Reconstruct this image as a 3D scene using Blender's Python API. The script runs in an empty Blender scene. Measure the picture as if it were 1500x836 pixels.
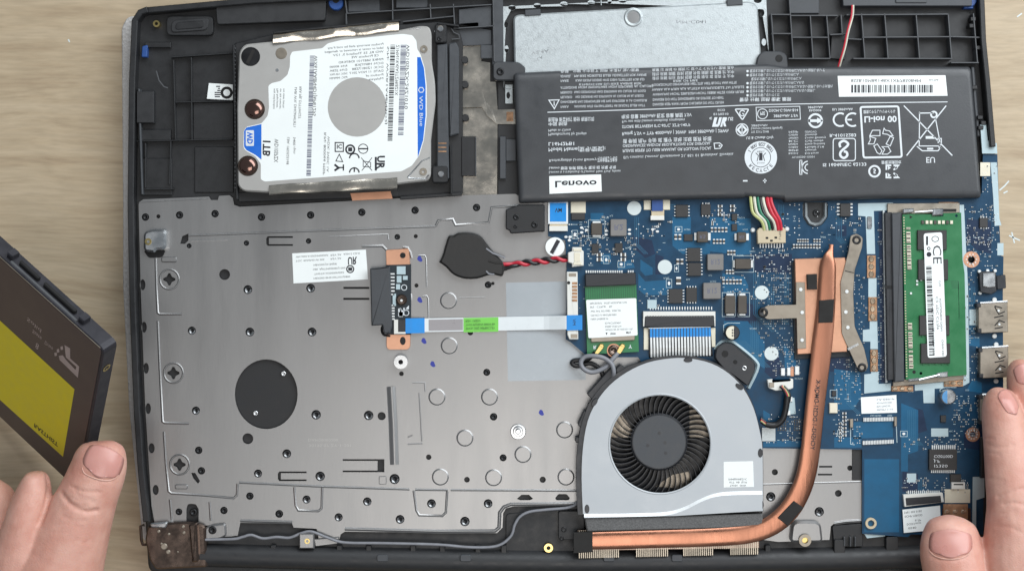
import bpy, bmesh, math, random
from mathutils import Vector, Matrix
from mathutils import noise as mnoise
R = math.radians
sc = bpy.context.scene
C = sc.collection
random.seed(7)

# ---------------------------------------------------------------- camera, light, exposure
# Plan measurements are taken in photograph pixels; 1 px = 0.3 mm on the plane 12 mm above the table.
S, ZREF, HC = 0.0003, 12.0, 0.650
cam_d = bpy.data.cameras.new('camera'); cam = bpy.data.objects.new('camera', cam_d); C.objects.link(cam)
cam.location = (0, 0, HC + ZREF/1000); cam_d.sensor_width = 36
cam_d.lens = 36/(2*(750*S)/HC)
cam_d.clip_start = 0.01; cam_d.clip_end = 20
sc.camera = cam
w = bpy.data.worlds.new('World'); sc.world = w; w.use_nodes = True
w.node_tree.nodes['Background'].inputs[0].default_value = (0.82, 0.91, 1.0, 1)
w.node_tree.nodes['Background'].inputs[1].default_value = 0.22
def area(name, loc, target, sx, sy, power, col):
    d = bpy.data.lights.new(name, 'AREA'); d.shape = 'RECTANGLE'; d.size = sx; d.size_y = sy; d.energy = power; d.color = col
    o = bpy.data.objects.new(name, d); C.objects.link(o); o.location = loc
    o.rotation_euler = (Vector(target)-Vector(loc)).to_track_quat('-Z', 'Y').to_euler()
    return o
area('window_light', (0.60, 0.66, 0.78), (0.05, 0, 0), 1.5, 0.8, 21, (0.93, 0.97, 1.0))
area('ceiling_light', (0.1, -0.5, 1.7), (0, 0, 0), 0.8, 0.8, 8, (1.0, 0.95, 0.90))
vs = sc.view_settings; vs.view_transform = 'Standard'; vs.look = 'None'; vs.gamma = 1; vs.exposure = 0; vs.use_curve_mapping = False
sc.cycles.max_bounces = 6; sc.cycles.use_denoising = True

# ---------------------------------------------------------------- helpers
def P(px, py, z):
    f = S*(HC-(z-ZREF)/1000)/HC
    return Vector(((px-750)*f, (418-py)*f, z/1000))
def lin(c):
    c = c/255
    return c/12.92 if c <= 0.04045 else ((c+0.055)/1.055)**2.4
M = {}
def mat(name, rgb, metal=0.0, rough=0.5, var=0.12, nscale=220.0, bump=0.0, bscale=900.0, stretch=(1, 1, 1), spec=0.5, rvar=0.1, sss=0.0, coat=0.0, rgb2=None, trans=0.0):
    m = bpy.data.materials.new(name); m.use_nodes = True; nt = m.node_tree; n = nt.nodes; L = nt.links
    b = n['Principled BSDF']
    col = tuple(lin(c) for c in rgb)
    tc = n.new('ShaderNodeTexCoord'); mp = n.new('ShaderNodeMapping'); mp.inputs['Scale'].default_value = stretch
    L.new(tc.outputs['Object'], mp.inputs['Vector'])
    nz = n.new('ShaderNodeTexNoise'); nz.inputs['Scale'].default_value = nscale; nz.inputs['Detail'].default_value = 6; nz.inputs['Roughness'].default_value = 0.6
    L.new(mp.outputs[0], nz.inputs['Vector'])
    mx = n.new('ShaderNodeMix'); mx.data_type = 'RGBA'
    c2 = tuple(lin(c) for c in rgb2) if rgb2 else tuple(min(1, c*(1+var)) for c in col)
    c1 = col if rgb2 else tuple(c*(1-var) for c in col)
    mx.inputs[6].default_value = (*c1, 1); mx.inputs[7].default_value = (*c2, 1)
    cr = n.new('ShaderNodeMapRange'); cr.inputs[1].default_value = 0.3; cr.inputs[2].default_value = 0.7
    L.new(nz.outputs['Fac'], cr.inputs[0]); L.new(cr.outputs[0], mx.inputs[0]); L.new(mx.outputs[2], b.inputs['Base Color'])
    b.inputs['Metallic'].default_value = metal; b.inputs['Specular IOR Level'].default_value = spec
    rr = n.new('ShaderNodeMapRange'); rr.inputs[3].default_value = max(0.02, rough-rvar); rr.inputs[4].default_value = min(1, rough+rvar)
    L.new(cr.outputs[0], rr.inputs[0]); L.new(rr.outputs[0], b.inputs['Roughness'])
    if sss: b.inputs['Subsurface Weight'].default_value = sss; b.inputs['Subsurface Radius'].default_value = (0.004, 0.0016, 0.0008); b.inputs['Subsurface Scale'].default_value = 1.0
    if coat: b.inputs['Coat Weight'].default_value = coat; b.inputs['Coat Roughness'].default_value = 0.25
    if trans: b.inputs['Alpha'].default_value = 1-trans
    if bump:
        nb = n.new('ShaderNodeTexNoise'); nb.inputs['Scale'].default_value = bscale; nb.inputs['Detail'].default_value = 4
        L.new(mp.outputs[0], nb.inputs['Vector'])
        bp = n.new('ShaderNodeBump'); bp.inputs['Strength'].default_value = bump; bp.inputs['Distance'].default_value = 0.0003
        L.new(nb.outputs['Fac'], bp.inputs['Height']); L.new(bp.outputs[0], b.inputs['Normal'])
    M[name] = m
    return m

class MB:
    def __init__(s): s.v = []; s.f = []
    def add(s, vs, fs):
        o = len(s.v); s.v += [tuple(p) for p in vs]; s.f += [tuple(i+o for i in f) for f in fs]
    def flat(s, poly, z):
        s.add([P(x, y, z) for x, y in poly], [tuple(range(len(poly)))])
    def prism(s, poly, z0, z1, ch=0.12):
        """vertical-walled block whose top outline is seen at poly; small chamfer (mm)"""
        top = [P(x, y, z1) for x, y in poly]; n = len(top)
        a = sum(top[i].x*top[(i+1) % n].y-top[(i+1) % n].x*top[i].y for i in range(n))
        if a < 0: top = top[::-1]
        ch = ch/1000
        if ch > 0:
            ins = []
            for i in range(n):
                p, q, r = top[i-1], top[i], top[(i+1) % n]
                d1 = (q-p); d2 = (r-q); d1.z = d2.z = 0
                if d1.length < 1e-9 or d2.length < 1e-9: ins.append(q.copy()); continue
                d1.normalize(); d2.normalize()
                n1 = Vector((-d1.y, d1.x, 0)); n2 = Vector((-d2.y, d2.x, 0)); m = n1+n2
                if m.length < 1e-6: ins.append(q.copy()); continue
                m.normalize(); k = ch/max(0.4, m.dot(n1)); ins.append(q+m*k)
            rings = [[Vector((p.x, p.y, z0/1000)) for p in top], [Vector((p.x, p.y, p.z-ch)) for p in top], ins]
        else:
            rings = [[Vector((p.x, p.y, z0/1000)) for p in top], top]
        vs = [p for r in rings for p in r]; fs = []
        for k in range(len(rings)-1):
            for i in range(n):
                j = (i+1) % n; fs.append((k*n+i, k*n+j, (k+1)*n+j, (k+1)*n+i))
        fs.append(tuple((len(rings)-1)*n+i for i in range(n)))
        s.add(vs, fs)
    def box(s, x0, y0, x1, y1, z0, z1, ch=0.1, ang=0):
        s.prism(rect(x0, y0, x1, y1, ang), z0, z1, ch)
    def disc(s, cx, cy, r, z0, z1, ch=0.1, n=24, ry=None):
        s.prism(circ(cx, cy, r, n, ry), z0, z1, ch)
    def ring(s, cx, cy, ro, ri, z0, z1, n=28):
        a = [P(x, y, z1) for x, y in circ(cx, cy, ro, n)]; b = [P(x, y, z1) for x, y in circ(cx, cy, ri, n)]
        lo = [Vector((p.x, p.y, z0/1000)) for p in a]; li = [Vector((p.x, p.y, z0/1000)) for p in b]
        fs = []
        for i in range(n):
            j = (i+1) % n; fs += [(i, j, n+j, n+i), (2*n+i, 2*n+j, j, i), (n+i, n+j, 3*n+j, 3*n+i)]
        s.add(a+b+lo+li, fs)
    def stroke(s, pts, wd, z, closed=False):
        n = len(pts); q = [Vector((x, y, 0)) for x, y in pts]; L = []; Rr = []
        for i in range(n):
            a = q[i-1] if (i > 0 or closed) else q[i]; b = q[(i+1) % n] if (i < n-1 or closed) else q[i]
            d1 = (q[i]-a); d2 = (b-q[i])
            if d1.length < 1e-6: d1 = d2
            if d2.length < 1e-6: d2 = d1
            d1 = d1.normalized(); d2 = d2.normalized(); n1 = Vector((-d1.y, d1.x, 0)); n2 = Vector((-d2.y, d2.x, 0))
            m = n1+n2; m = m.normalized() if m.length > 1e-6 else n1; k = wd/2/max(0.45, m.dot(n1))
            L.append(q[i]+m*k); Rr.append(q[i]-m*k)
        vs = [P(p.x, p.y, z) for p in L+Rr]; fs = []
        for i in range(n if closed else n-1):
            j = (i+1) % n; fs.append((i, j, n+j, n+i))
        s.add(vs, fs)
    def tube(s, path, r, n=8, cap=True):
        """path: list of world Vectors, r metres or list"""
        m = len(path); rr = r if isinstance(r, (list, tuple)) else [r]*m; o = len(s.v); vs = []; fs = []
        up = Vector((0, 0, 1))
        for i in range(m):
            t = (path[min(i+1, m-1)]-path[max(i-1, 0)]); t = t.normalized() if t.length > 1e-9 else Vector((1, 0, 0))
            a = t.cross(up); a = a.normalized() if a.length > 1e-4 else Vector((1, 0, 0)); b = a.cross(t)
            for k in range(n):
                an = 2*math.pi*k/n; vs.append(path[i]+a*(math.cos(an)*rr[i])+b*(math.sin(an)*rr[i]))
        for i in range(m-1):
            for k in range(n):
                l = (k+1) % n; fs.append((i*n+k, i*n+l, (i+1)*n+l, (i+1)*n+k))
        if cap: fs += [tuple(range(n)), tuple((m-1)*n+k for k in range(n))]
        s.add(vs, fs)
    def ridge(s, pts, wd, z0, h, rnd=True):
        """raised bead along a plan polyline: width px, height mm"""
        q = [Vector((x, y, 0)) for x, y in pts]; n = len(q); prof = [(k/5-1, (1+math.cos(math.pi*(k/5-1)))/2) for k in range(11)]
        vs = []; fs = []
        for i in range(n):
            a = q[max(0, i-1)]; b = q[min(n-1, i+1)]; d1 = q[i]-a; d2 = b-q[i]
            if d1.length < 1e-6: d1 = d2
            if d2.length < 1e-6: d2 = d1
            d1 = d1.normalized(); d2 = d2.normalized(); n1 = Vector((-d1.y, d1.x, 0)); n2 = Vector((-d2.y, d2.x, 0)); m = n1+n2
            m = m.normalized() if m.length > 1e-6 else n1; k = wd/2/max(0.5, m.dot(n1))
            for u, hh in prof:
                p = q[i]+m*(u*k*1.15); vs.append(P(p.x, p.y, z0+hh*h))
        c = len(prof)
        for i in range(n-1):
            for k in range(c-1): fs.append((i*c+k, i*c+k+1, (i+1)*c+k+1, (i+1)*c+k))
        fs += [tuple(range(c)), tuple((n-1)*c+k for k in range(c))]
        s.add(vs, fs)
    def mesh(s, name, m):
        me = bpy.data.meshes.new(name); me.from_pydata(s.v, [], s.f)
        if m: me.materials.append(M[m])
        bm = bmesh.new(); bm.from_mesh(me); bmesh.ops.recalc_face_normals(bm, faces=bm.faces); bm.to_mesh(me); bm.free()
        return me
    def build(s, name, m, parent=None, smooth=False, **kw):
        me = s.mesh(name, m)
        if smooth:
            for p in me.polygons: p.use_smooth = True
            try: me.set_sharp_from_angle(angle=R(40))
            except Exception: pass
        return link(name, me, parent, **kw)
def link(name, me, parent=None, label=None, cat=None, group=None, kind=None, loc=None):
    o = bpy.data.objects.new(name, me); C.objects.link(o)
    if loc is not None: o.location = loc
    if parent is not None:
        o.parent = parent; o.matrix_parent_inverse = parent.matrix_basis.inverted()   # every mesh is laid out in world coordinates
    for k, v in (('label', label), ('category', cat), ('group', group), ('kind', kind)):
        if v: o[k] = v
    return o
def thing(name, label, cat, px, py, z, group=None):
    o = bpy.data.objects.new(name, None); C.objects.link(o); o.location = P(px, py, z); o.empty_display_size = 0.01
    o['label'] = label; o['category'] = cat
    if group: o['group'] = group
    return o
def one(name, m, parent, fn, smooth=False, **kw):
    b = MB(); fn(b); return b.build(name, m, parent, smooth, **kw)
def blk(name, m, parent, poly, z0, z1, ch=0.12, **kw):
    b = MB(); b.prism(poly, z0, z1, ch); return b.build(name, m, parent, **kw)
def rect(x0, y0, x1, y1, ang=0):
    cx, cy = (x0+x1)/2, (y0+y1)/2; c, s_ = math.cos(R(ang)), math.sin(R(ang))
    return [(cx+(x-cx)*c-(y-cy)*s_, cy+(x-cx)*s_+(y-cy)*c) for x, y in ((x0, y0), (x1, y0), (x1, y1), (x0, y1))]
def circ(cx, cy, r, n=24, ry=None):
    ry = ry or r
    return [(cx+r*math.cos(2*math.pi*k/n), cy+ry*math.sin(2*math.pi*k/n)) for k in range(n)]
def arc(cx, cy, r, a0, a1, n=14, ry=None):
    ry = ry or r
    return [(cx+r*math.cos(R(a0+(a1-a0)*k/n)), cy+ry*math.sin(R(a0+(a1-a0)*k/n))) for k in range(n+1)]
def rnd(poly, r, n=4):
    """round the corners of a polygon"""
    out = []; m = len(poly)
    for i in range(m):
        rr = r[i] if isinstance(r, (list, tuple)) else r
        p = Vector(poly[i-1]); q = Vector(poly[i]); s_ = Vector(poly[(i+1) % m])
        d1 = p-q; d2 = s_-q; k = min(rr, d1.length*0.48, d2.length*0.48)
        if k < 0.05: out.append(tuple(q)); continue
        a = q+d1.normalized()*k; b = q+d2.normalized()*k
        for t in range(n+1):
            t = t/n; out.append(tuple(a*(1-t)**2+q*(2*t*(1-t))+b*t*t))
    return out
def rr(x0, y0, x1, y1, r, n=4): return rnd(rect(x0, y0, x1, y1), r, n)
def smooth_path(pts, k=6):
    """Catmull-Rom through tuples of any size"""
    q = [Vector(p) for p in pts]; out = []
    for i in range(len(q)-1):
        p0 = q[max(0, i-1)]; p1 = q[i]; p2 = q[i+1]; p3 = q[min(len(q)-1, i+2)]
        for t in range(k):
            t = t/k; out.append(0.5*((2*p1)+(p2-p0)*t+(2*p0-5*p1+4*p2-p3)*t*t+(3*p1-p0-3*p2+p3)*t**3))
    out.append(q[-1]); return out
def holed(name, m, parent, outer, holes, z0, z1, **kw):
    """sheet with real holes"""
    bm = bmesh.new(); es = []; 
    for lp in [outer]+holes:
        vt = [bm.verts.new(P(x, y, z1)) for x, y in lp]; n = len(vt)
        vb = [bm.verts.new(Vector((v.co.x, v.co.y, z0/1000))) for v in vt]
        for i in range(n):
            es.append(bm.edges.new((vt[i], vt[(i+1) % n])))
        for i in range(n):
            j = (i+1) % n; bm.faces.new((vt[i], vt[j], vb[j], vb[i]))
    bmesh.ops.triangle_fill(bm, use_beauty=True, use_dissolve=False, edges=es)
    bmesh.ops.recalc_face_normals(bm, faces=bm.faces)
    me = bpy.data.meshes.new(name); bm.to_mesh(me); bm.free(); me.materials.append(M[m])
    return link(name, me, parent, **kw)
_tc = {}
def T(b, s, x, y, h, wd=None, e1=(1, 0), e2=(0, 1), z=18.0, bold=0.0, fn=None):
    """lettering: (x,y) start of the baseline, h capital height px, e1 reading direction, e2 letter-up direction (photo px). fn maps (x,y) to a world point"""
    key = (s, bold)
    if key not in _tc:
        c = bpy.data.curves.new('t', 'FONT'); c.body = s; c.resolution_u = 2; c.offset = bold
        o = bpy.data.objects.new('t', c); me = bpy.data.meshes.new_from_object(o)
        _tc[key] = ([(v.co.x, v.co.y) for v in me.vertices], [tuple(p.vertices) for p in me.polygons])
        bpy.data.objects.remove(o); bpy.data.curves.remove(c); bpy.data.meshes.remove(me)
    vs, fs = _tc[key]
    if not vs: return
    x1 = max(v[0] for v in vs); k = h/0.72; kx = wd/x1 if wd else k
    pts = []
    for u, v in vs:
        qx = x+e1[0]*u*kx+e2[0]*v*k; qy = y+e1[1]*u*kx+e2[1]*v*k
        pts.append(fn(qx, qy) if fn else P(qx, qy, z))
    b.add(pts, fs)
def bars(b, x, y, ln, h, z, e1=(1, 0), e2=(0, 1), seed=1, fn=None, unit=0.8):
    rg = random.Random(seed); t = 0
    while t < ln:
        wd = rg.choice([1, 1, 2, 3])*unit*0.6
        q = [(t, 0), (t+wd, 0), (t+wd, h), (t, h)]
        pts = [(x+e1[0]*u+e2[0]*v, y+e1[1]*u+e2[1]*v) for u, v in q]
        b.add([fn(*p) if fn else P(*p, z) for p in pts], [(0, 1, 2, 3)]); t += wd+rg.choice([1, 1, 2])*unit*0.6

# ---------------------------------------------------------------- materials
mat('black_plastic', (33, 34, 36), rough=0.5, var=0.15, bump=0.15, bscale=2500)
mat('grey_plastic', (66, 69, 73), rough=0.5, var=0.1, bump=0.15, bscale=2500)
mat('dark_plastic', (43, 44, 46), rough=0.5, var=0.1, bump=0.15, bscale=2500)
mat('rib_plastic', (78, 80, 83), rough=0.5, var=0.1)
mat('steel', (150, 150, 150), metal=0.8, rough=0.36, var=0.06, nscale=60, rvar=0.05, stretch=(1, 0.15, 1), bump=0.05, bscale=1500)
mat('bright_steel', (205, 208, 210), metal=0.95, rough=0.24, var=0.06, nscale=150)
mat('pale_steel', (184, 191, 193), metal=0.55, rough=0.45, var=0.06, nscale=500, bump=0.3, bscale=2200)
mat('drive_metal', (176, 175, 172), metal=0.35, rough=0.45, var=0.015, rvar=.03)
mat('foil', (205, 198, 186), metal=0.95, rough=0.2, var=0.06, nscale=90, bump=0.5, bscale=160)
mat('screw_black', (36, 37, 39), metal=0.5, rough=0.38, var=0.1)
mat('hole_black', (14, 14, 15), rough=0.7)
mat('brass', (200, 180, 120), metal=0.95, rough=0.25)
mat('label_white', (236, 241, 240), rough=0.45, var=0.02, nscale=40)
mat('ink_black', (34, 36, 44), rough=0.6, var=0.05)
mat('ink_grey', (96, 100, 120), rough=0.6, var=0.05)
mat('ink_white', (214, 220, 224), rough=0.5, var=0.03)
mat('blue_print', (26, 104, 205), rough=0.4, var=0.04)
mat('battery_wrap', (62, 64, 67), rough=0.42, var=0.06, nscale=120, bump=0.12, bscale=1200)
mat('pcb_blue', (17, 60, 88), rough=0.4, var=0.2, nscale=160, spec=0.3)
mat('pcb_navy', (20, 42, 70), rough=0.4, var=0.15, nscale=160, spec=0.3)
mat('pcb_light', (20, 86, 122), spec=0.3, rough=0.4, var=0.1, nscale=160)
mat('pcb_trace', (40, 104, 136), rough=0.4, var=0.1)
mat('pcb_green', (38, 112, 68), rough=0.36, var=0.1, nscale=120)
mat('pcb_dark', (24, 36, 44), rough=0.5)
mat('chip', (48, 47, 47), rough=0.5, var=0.12)
mat('chip_brown', (76, 70, 63), rough=0.5, var=0.12)
mat('inductor', (124, 122, 120), rough=0.5, metal=0.2, var=0.08)
mat('tin', (214, 192, 166), metal=0.85, rough=0.22, var=0.1)
mat('solder', (226, 230, 230), metal=0.25, rough=0.35, var=0.05)
mat('cream', (222, 216, 196), rough=0.5, var=0.05)
mat('connector_tan', (196, 182, 154), rough=0.5, var=0.05)
mat('white_plastic', (222, 222, 216), rough=0.45, var=0.03)
mat('silk', (176, 196, 202), rough=0.5, var=0.04)
mat('copper', (212, 162, 134), metal=0.75, rough=0.36, var=0.07, nscale=70, rvar=0.06, bump=0.1)
mat('copper_pipe', (166, 116, 94), metal=0.95, rough=0.3, var=0.12, nscale=60, stretch=(1, 0.2, 1), bump=0.15, bscale=700)
mat('copper_dull', (172, 134, 104), metal=0.5, rough=0.35, var=0.35, nscale=260, bump=0.6, bscale=500)
mat('copper_pink', (206, 150, 118), rough=0.45, metal=0.2, var=0.06)
mat('nickel', (152, 144, 132), metal=0.7, rough=0.38, var=0.05)
mat('fan_cover', (182, 187, 191), metal=0.2, rough=0.5, var=0.02, nscale=80)
mat('fan_black', (42, 44, 48), rough=0.4, var=0.08)
mat('fan_cover_lit', (228, 232, 234), metal=0.3, rough=0.42, var=0.02)  # paler fan_cover for the step: its window-lit brightness is in the colour
mat('foam', (100, 100, 100), rough=0.95, var=0.3, nscale=1500, bump=0.8, bscale=2500)
mat('foam_black', (38, 37, 36), rough=0.9, var=0.1)
mat('fin', (168, 160, 146), metal=0.7, rough=0.35)
mat('tape', (205, 216, 224), rough=0.22, var=0.05, nscale=60, trans=0.55)
mat('ribbon', (220, 226, 228), rough=0.35, var=0.03)
mat('ribbon_blue', (10, 134, 212), rough=0.35, var=0.05)
mat('ribbon_grey', (150, 146, 148), rough=0.35, var=0.04)
mat('label_green', (120, 204, 84), rough=0.5, var=0.04)
mat('wire_red', (190, 40, 58), rough=0.4)
mat('wire_black', (26, 26, 28), rough=0.4)
mat('wire_grey', (128, 130, 136), rough=0.4)
mat('wire_green', (40, 120, 92), rough=0.4)
mat('wire_white', (206, 206, 190), rough=0.4)
mat('wire_yellow', (186, 192, 128), rough=0.4)
mat('cell_black', (36, 35, 34), rough=0.55, var=0.12, bump=0.2, bscale=500)
mat('hinge_metal', (104, 90, 82), metal=0.9, rough=0.22, var=0.08)
mat('plug_metal', (124, 98, 90), metal=0.95, rough=0.14, var=0.05, rvar=.04)
mat('marker_blue', (48, 58, 150), rough=0.5, var=0.1)
mat('clip_blue', (40, 76, 138), rough=0.4, var=0.1)
mat('ssd_case', (74, 60, 58), rough=0.45, var=0.06, nscale=40, coat=0.2)
mat('ssd_edge', (50, 50, 56), rough=0.42, metal=0.3)
mat('ssd_yellow', (222, 206, 40), rough=0.5, var=0.04)
mat('ssd_print', (172, 156, 152), rough=0.5)
mat('skin', (196, 138, 122), rough=0.46, nscale=75, sss=0.12, bump=0.5, bscale=1500, rgb2=(216, 170, 154), spec=0.5)
mat('nail', (198, 138, 128), rough=0.32, nscale=90, sss=0.1, rgb2=(208, 154, 144), spec=0.5)
mat('nail_pale', (214, 168, 152), rough=0.4, sss=0.1)
mat('dot_white', (206, 216, 216), rough=0.5, var=0.03)
mat('cap_blue', (92, 150, 200), metal=0.3, rough=0.35)

def wood():
    m = bpy.data.materials.new('table_wood'); m.use_nodes = True; nt = m.node_tree; n = nt.nodes; L = nt.links; b = n['Principled BSDF']
    tc = n.new('ShaderNodeTexCoord'); mp = n.new('ShaderNodeMapping'); mp.inputs['Scale'].default_value = (1.1, 9, 1); mp.inputs['Rotation'].default_value = (0, 0, R(-2))
    L.new(tc.outputs['Object'], mp.inputs['Vector'])
    dn = n.new('ShaderNodeTexNoise'); dn.inputs['Scale'].default_value = 9; dn.inputs['Detail'].default_value = 2
    L.new(tc.outputs['Object'], dn.inputs['Vector'])
    ad = n.new('ShaderNodeVectorMath'); ad.operation = 'MULTIPLY_ADD'; ad.inputs[1].default_value = (0.06, 0.16, 0)
    L.new(dn.outputs['Color'], ad.inputs[0]); L.new(mp.outputs[0], ad.inputs[2])
    n1 = n.new('ShaderNodeTexNoise'); n1.inputs['Scale'].default_value = 14; n1.inputs['Detail'].default_value = 7; n1.inputs['Roughness'].default_value = 0.62
    L.new(ad.outputs[0], n1.inputs['Vector'])
    n2 = n.new('ShaderNodeTexNoise'); n2.inputs['Scale'].default_value = 75; n2.inputs['Detail'].default_value = 4
    L.new(ad.outputs[0], n2.inputs['Vector'])
    r1 = n.new('ShaderNodeValToRGB'); e = r1.color_ramp.elements
    def c(*t): return (*(lin(x) for x in t), 1)
    e[0].position = 0.3; e[0].color = c(162, 142, 116); e[1].position = 0.7; e[1].color = c(190, 173, 147)
    k = r1.color_ramp.elements.new(0.47); k.color = c(179, 161, 134)
    L.new(n1.outputs['Fac'], r1.inputs[0])
    r2 = n.new('ShaderNodeMapRange'); r2.inputs[1].default_value = 0.35; r2.inputs[2].default_value = 0.62; r2.inputs[3].default_value = 0.90; r2.inputs[4].default_value = 1.03
    L.new(n2.outputs['Fac'], r2.inputs[0])
    mu = n.new('ShaderNodeMix'); mu.data_type = 'RGBA'; mu.blend_type = 'MULTIPLY'; mu.inputs[0].default_value = 1
    L.new(r1.outputs[0], mu.inputs[6]); L.new(r2.outputs[0], mu.inputs[7]); L.new(mu.outputs[2], b.inputs['Base Color'])
    b.inputs['Roughness'].default_value = 0.5
    bp = n.new('ShaderNodeBump'); bp.inputs['Strength'].default_value = 0.15; bp.inputs['Distance'].default_value = 0.0004
    L.new(n1.outputs['Fac'], bp.inputs['Height']); L.new(bp.outputs[0], b.inputs['Normal'])
    M['wood'] = m
wood()
def fabric():
    m = bpy.data.materials.new('mat_fabric'); m.use_nodes = True; nt = m.node_tree; n = nt.nodes; L = nt.links; b = n['Principled BSDF']
    b.inputs['Base Color'].default_value = (0.52, 0.51, 0.50, 1); b.inputs['Roughness'].default_value = 0.9
    tc = n.new('ShaderNodeTexCoord'); v = n.new('ShaderNodeTexVoronoi'); v.inputs['Scale'].default_value = 620
    L.new(tc.outputs['Object'], v.inputs['Vector']); bp = n.new('ShaderNodeBump'); bp.inputs['Strength'].default_value = 0.9; bp.inputs['Distance'].default_value = 0.0006
    L.new(v.outputs['Distance'], bp.inputs['Height']); L.new(bp.outputs[0], b.inputs['Normal']); M['fabric'] = m
fabric()

# ---------------------------------------------------------------- table and mat
b = MB(); b.add([(-0.6, -0.45, 0), (0.6, -0.45, 0), (0.6, 0.45, 0), (-0.6, 0.45, 0)], [(0, 1, 2, 3)])
b.build('table_top', 'wood', kind='structure')
for q in ([(1464, 279), (1472, 272), (1478, 265)], [(1470, 283), (1476, 280)], [(1478, 345), (1494, 352)], [(1490, 25), (1497, 20)], [(1482, 340), (1486, 356)], [(100, 58), (102, 62)]): one('scratch_glint', 'dot_white', bpy.data.objects['table_top'], lambda b: b.stroke(q, 2.0, 0.06))  # pale strokes paint light reflecting off table-top scratches
b = MB(); b.prism(rnd([(178, 40), (187, 24), (420, 20), (420, 790), (209, 792), (189, 600), (180, 420), (180, 300)], 8), 0.05, 1.2, 0.5)
b.build('mat', 'fabric', label='thin white woven mat showing along the laptop edge', cat='mat')
# ---------------------------------------------------------------- laptop base: shell, keyboard plate, touchpad plate, hinge
base = thing('laptop_base', 'black laptop base lying open with its silver keyboard plate exposed', 'laptop', 800, 420, 1.2)
outl = rnd([(196, 14), (370, -3), (800, -24), (1434, -48), (1440, 0), (1447, 100), (1458, 215), (1464, 300), (1468, 430), (1470, 640), (1470, 850), (300, 850), (217, 838), (212, 760), (200, 600), (190, 300), (192, 120)], [14, 2, 2, 10, 2, 2, 2, 2, 2, 2, 12, 2, 12, 6, 6, 6, 6])
blk('shell', 'black_plastic', base, outl, 1.25, 10.0, 1.2)
# outer walls
def wall(pts, wd, z1, m='black_plastic', name='side_wall'):
    b = MB()
    q = [Vector((x, y)) for x, y in pts]; L = []; Rr = []
    for i in range(len(q)):
        d = (q[min(i+1, len(q)-1)]-q[max(0, i-1)]).normalized(); nn = Vector((-d.y, d.x))*wd/2
        L.append(q[i]+nn); Rr.append(q[i]-nn)
    b.prism([tuple(p) for p in L]+[tuple(p) for p in Rr[::-1]], 9.0, z1, min(0.4, wd*0.1)); return b.build(name, m, base)
wall([(214, 764), (206, 690), (200, 600), (194, 450), (191, 300), (193, 120), (197, 30), (205, 18), (216, 14)], 9, 16)
wall([(216, 15), (370, 1), (800, -20), (1430, -42)], 9, 16)
wall([(1437, -40), (1441, 60), (1447, 120), (1455, 215)], 8, 16)
wall([(203, 130), (208, 285)], 3, 14, 'grey_plastic', 'inner_rail')
wall([(1425, 98), (1430, 160), (1434, 200)], 5, 13, 'grey_plastic', 'inner_rail')
def plb(poly, z1, m='black_plastic', name='moulded_block', z0=9.5, ch=0.25): return blk(name, m, base, poly, z0, z1, ch)
# palm-rest side, upper left
plb(rnd([(316, 10), (478, -8), (476, 30), (318, 36)], 4), 14, 'dark_plastic')
plb(rect(200, 134, 225, 180), 14.5, 'dark_plastic')
plb(rr(244, 24, 312, 52, 8), 13.0, 'black_plastic')
plb(rnd([(252, 30), (306, 26), (304, 44), (250, 48)], 7), 13.6, 'dark_plastic', 'speaker_pad')
plb(rnd([(258, 33), (300, 30), (298, 41), (256, 44)], 5), 13.9, 'black_plastic', 'speaker_pad')
plb(rect(212, 62, 250, 70), 12); plb(rect(206, 232, 252, 286), 11.5); plb(rect(283, 150, 342, 205), 11.2, 'black_plastic')
plb(rect(285, 215, 342, 282), 10.8, 'black_plastic'); plb(rect(206, 190, 250, 206), 12)
def rib(pts, z1=14.0, wd=1.6, m='rib_plastic'):
    for i in range(len(pts)-1):
        (x0, y0), (x1, y1) = pts[i], pts[i+1]; d = math.hypot(x1-x0, y1-y0); nx, ny = -(y1-y0)/d*wd/2, (x1-x0)/d*wd/2
        blk('rib', m, base, [(x0+nx, y0+ny), (x1+nx, y1+ny), (x1-nx, y1-ny), (x0-nx, y0-ny)], 9.6, z1, 0.1)
for q in ([(254, 88), (257, 205)], [(280, 84), (281, 205)], [(213, 210), (213, 275)], [(250, 207), (248, 270)], [(200, 207), (340, 204)], [(212, 277), (254, 277)], [(257, 150), (340, 148)], [(250, 84), (340, 78)]): rib(q, 13, 1.3, 'dark_plastic')
# blue clips
def clip(cx, cy):
    o = one('locking_clip', 'clip_blue', base, lambda b: (b.disc(cx, cy, 11, 9.8, 13.4, 0.4)))
    one('clip_eye', 'hole_black', o, lambda b: b.disc(cx, cy-4, 5, 13.3, 13.5, 0))
clip(492, 4); clip(1420, 0)
blk('locking_clip', 'clip_blue', base, rnd([(208, 68), (216, 66), (215, 84), (207, 84)], 2), 9.8, 13, 0.3)
blk('locking_clip', 'clip_blue', base, rect(1412, -6, 1426, 13), 9.8, 13.0, 0.3)
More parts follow.
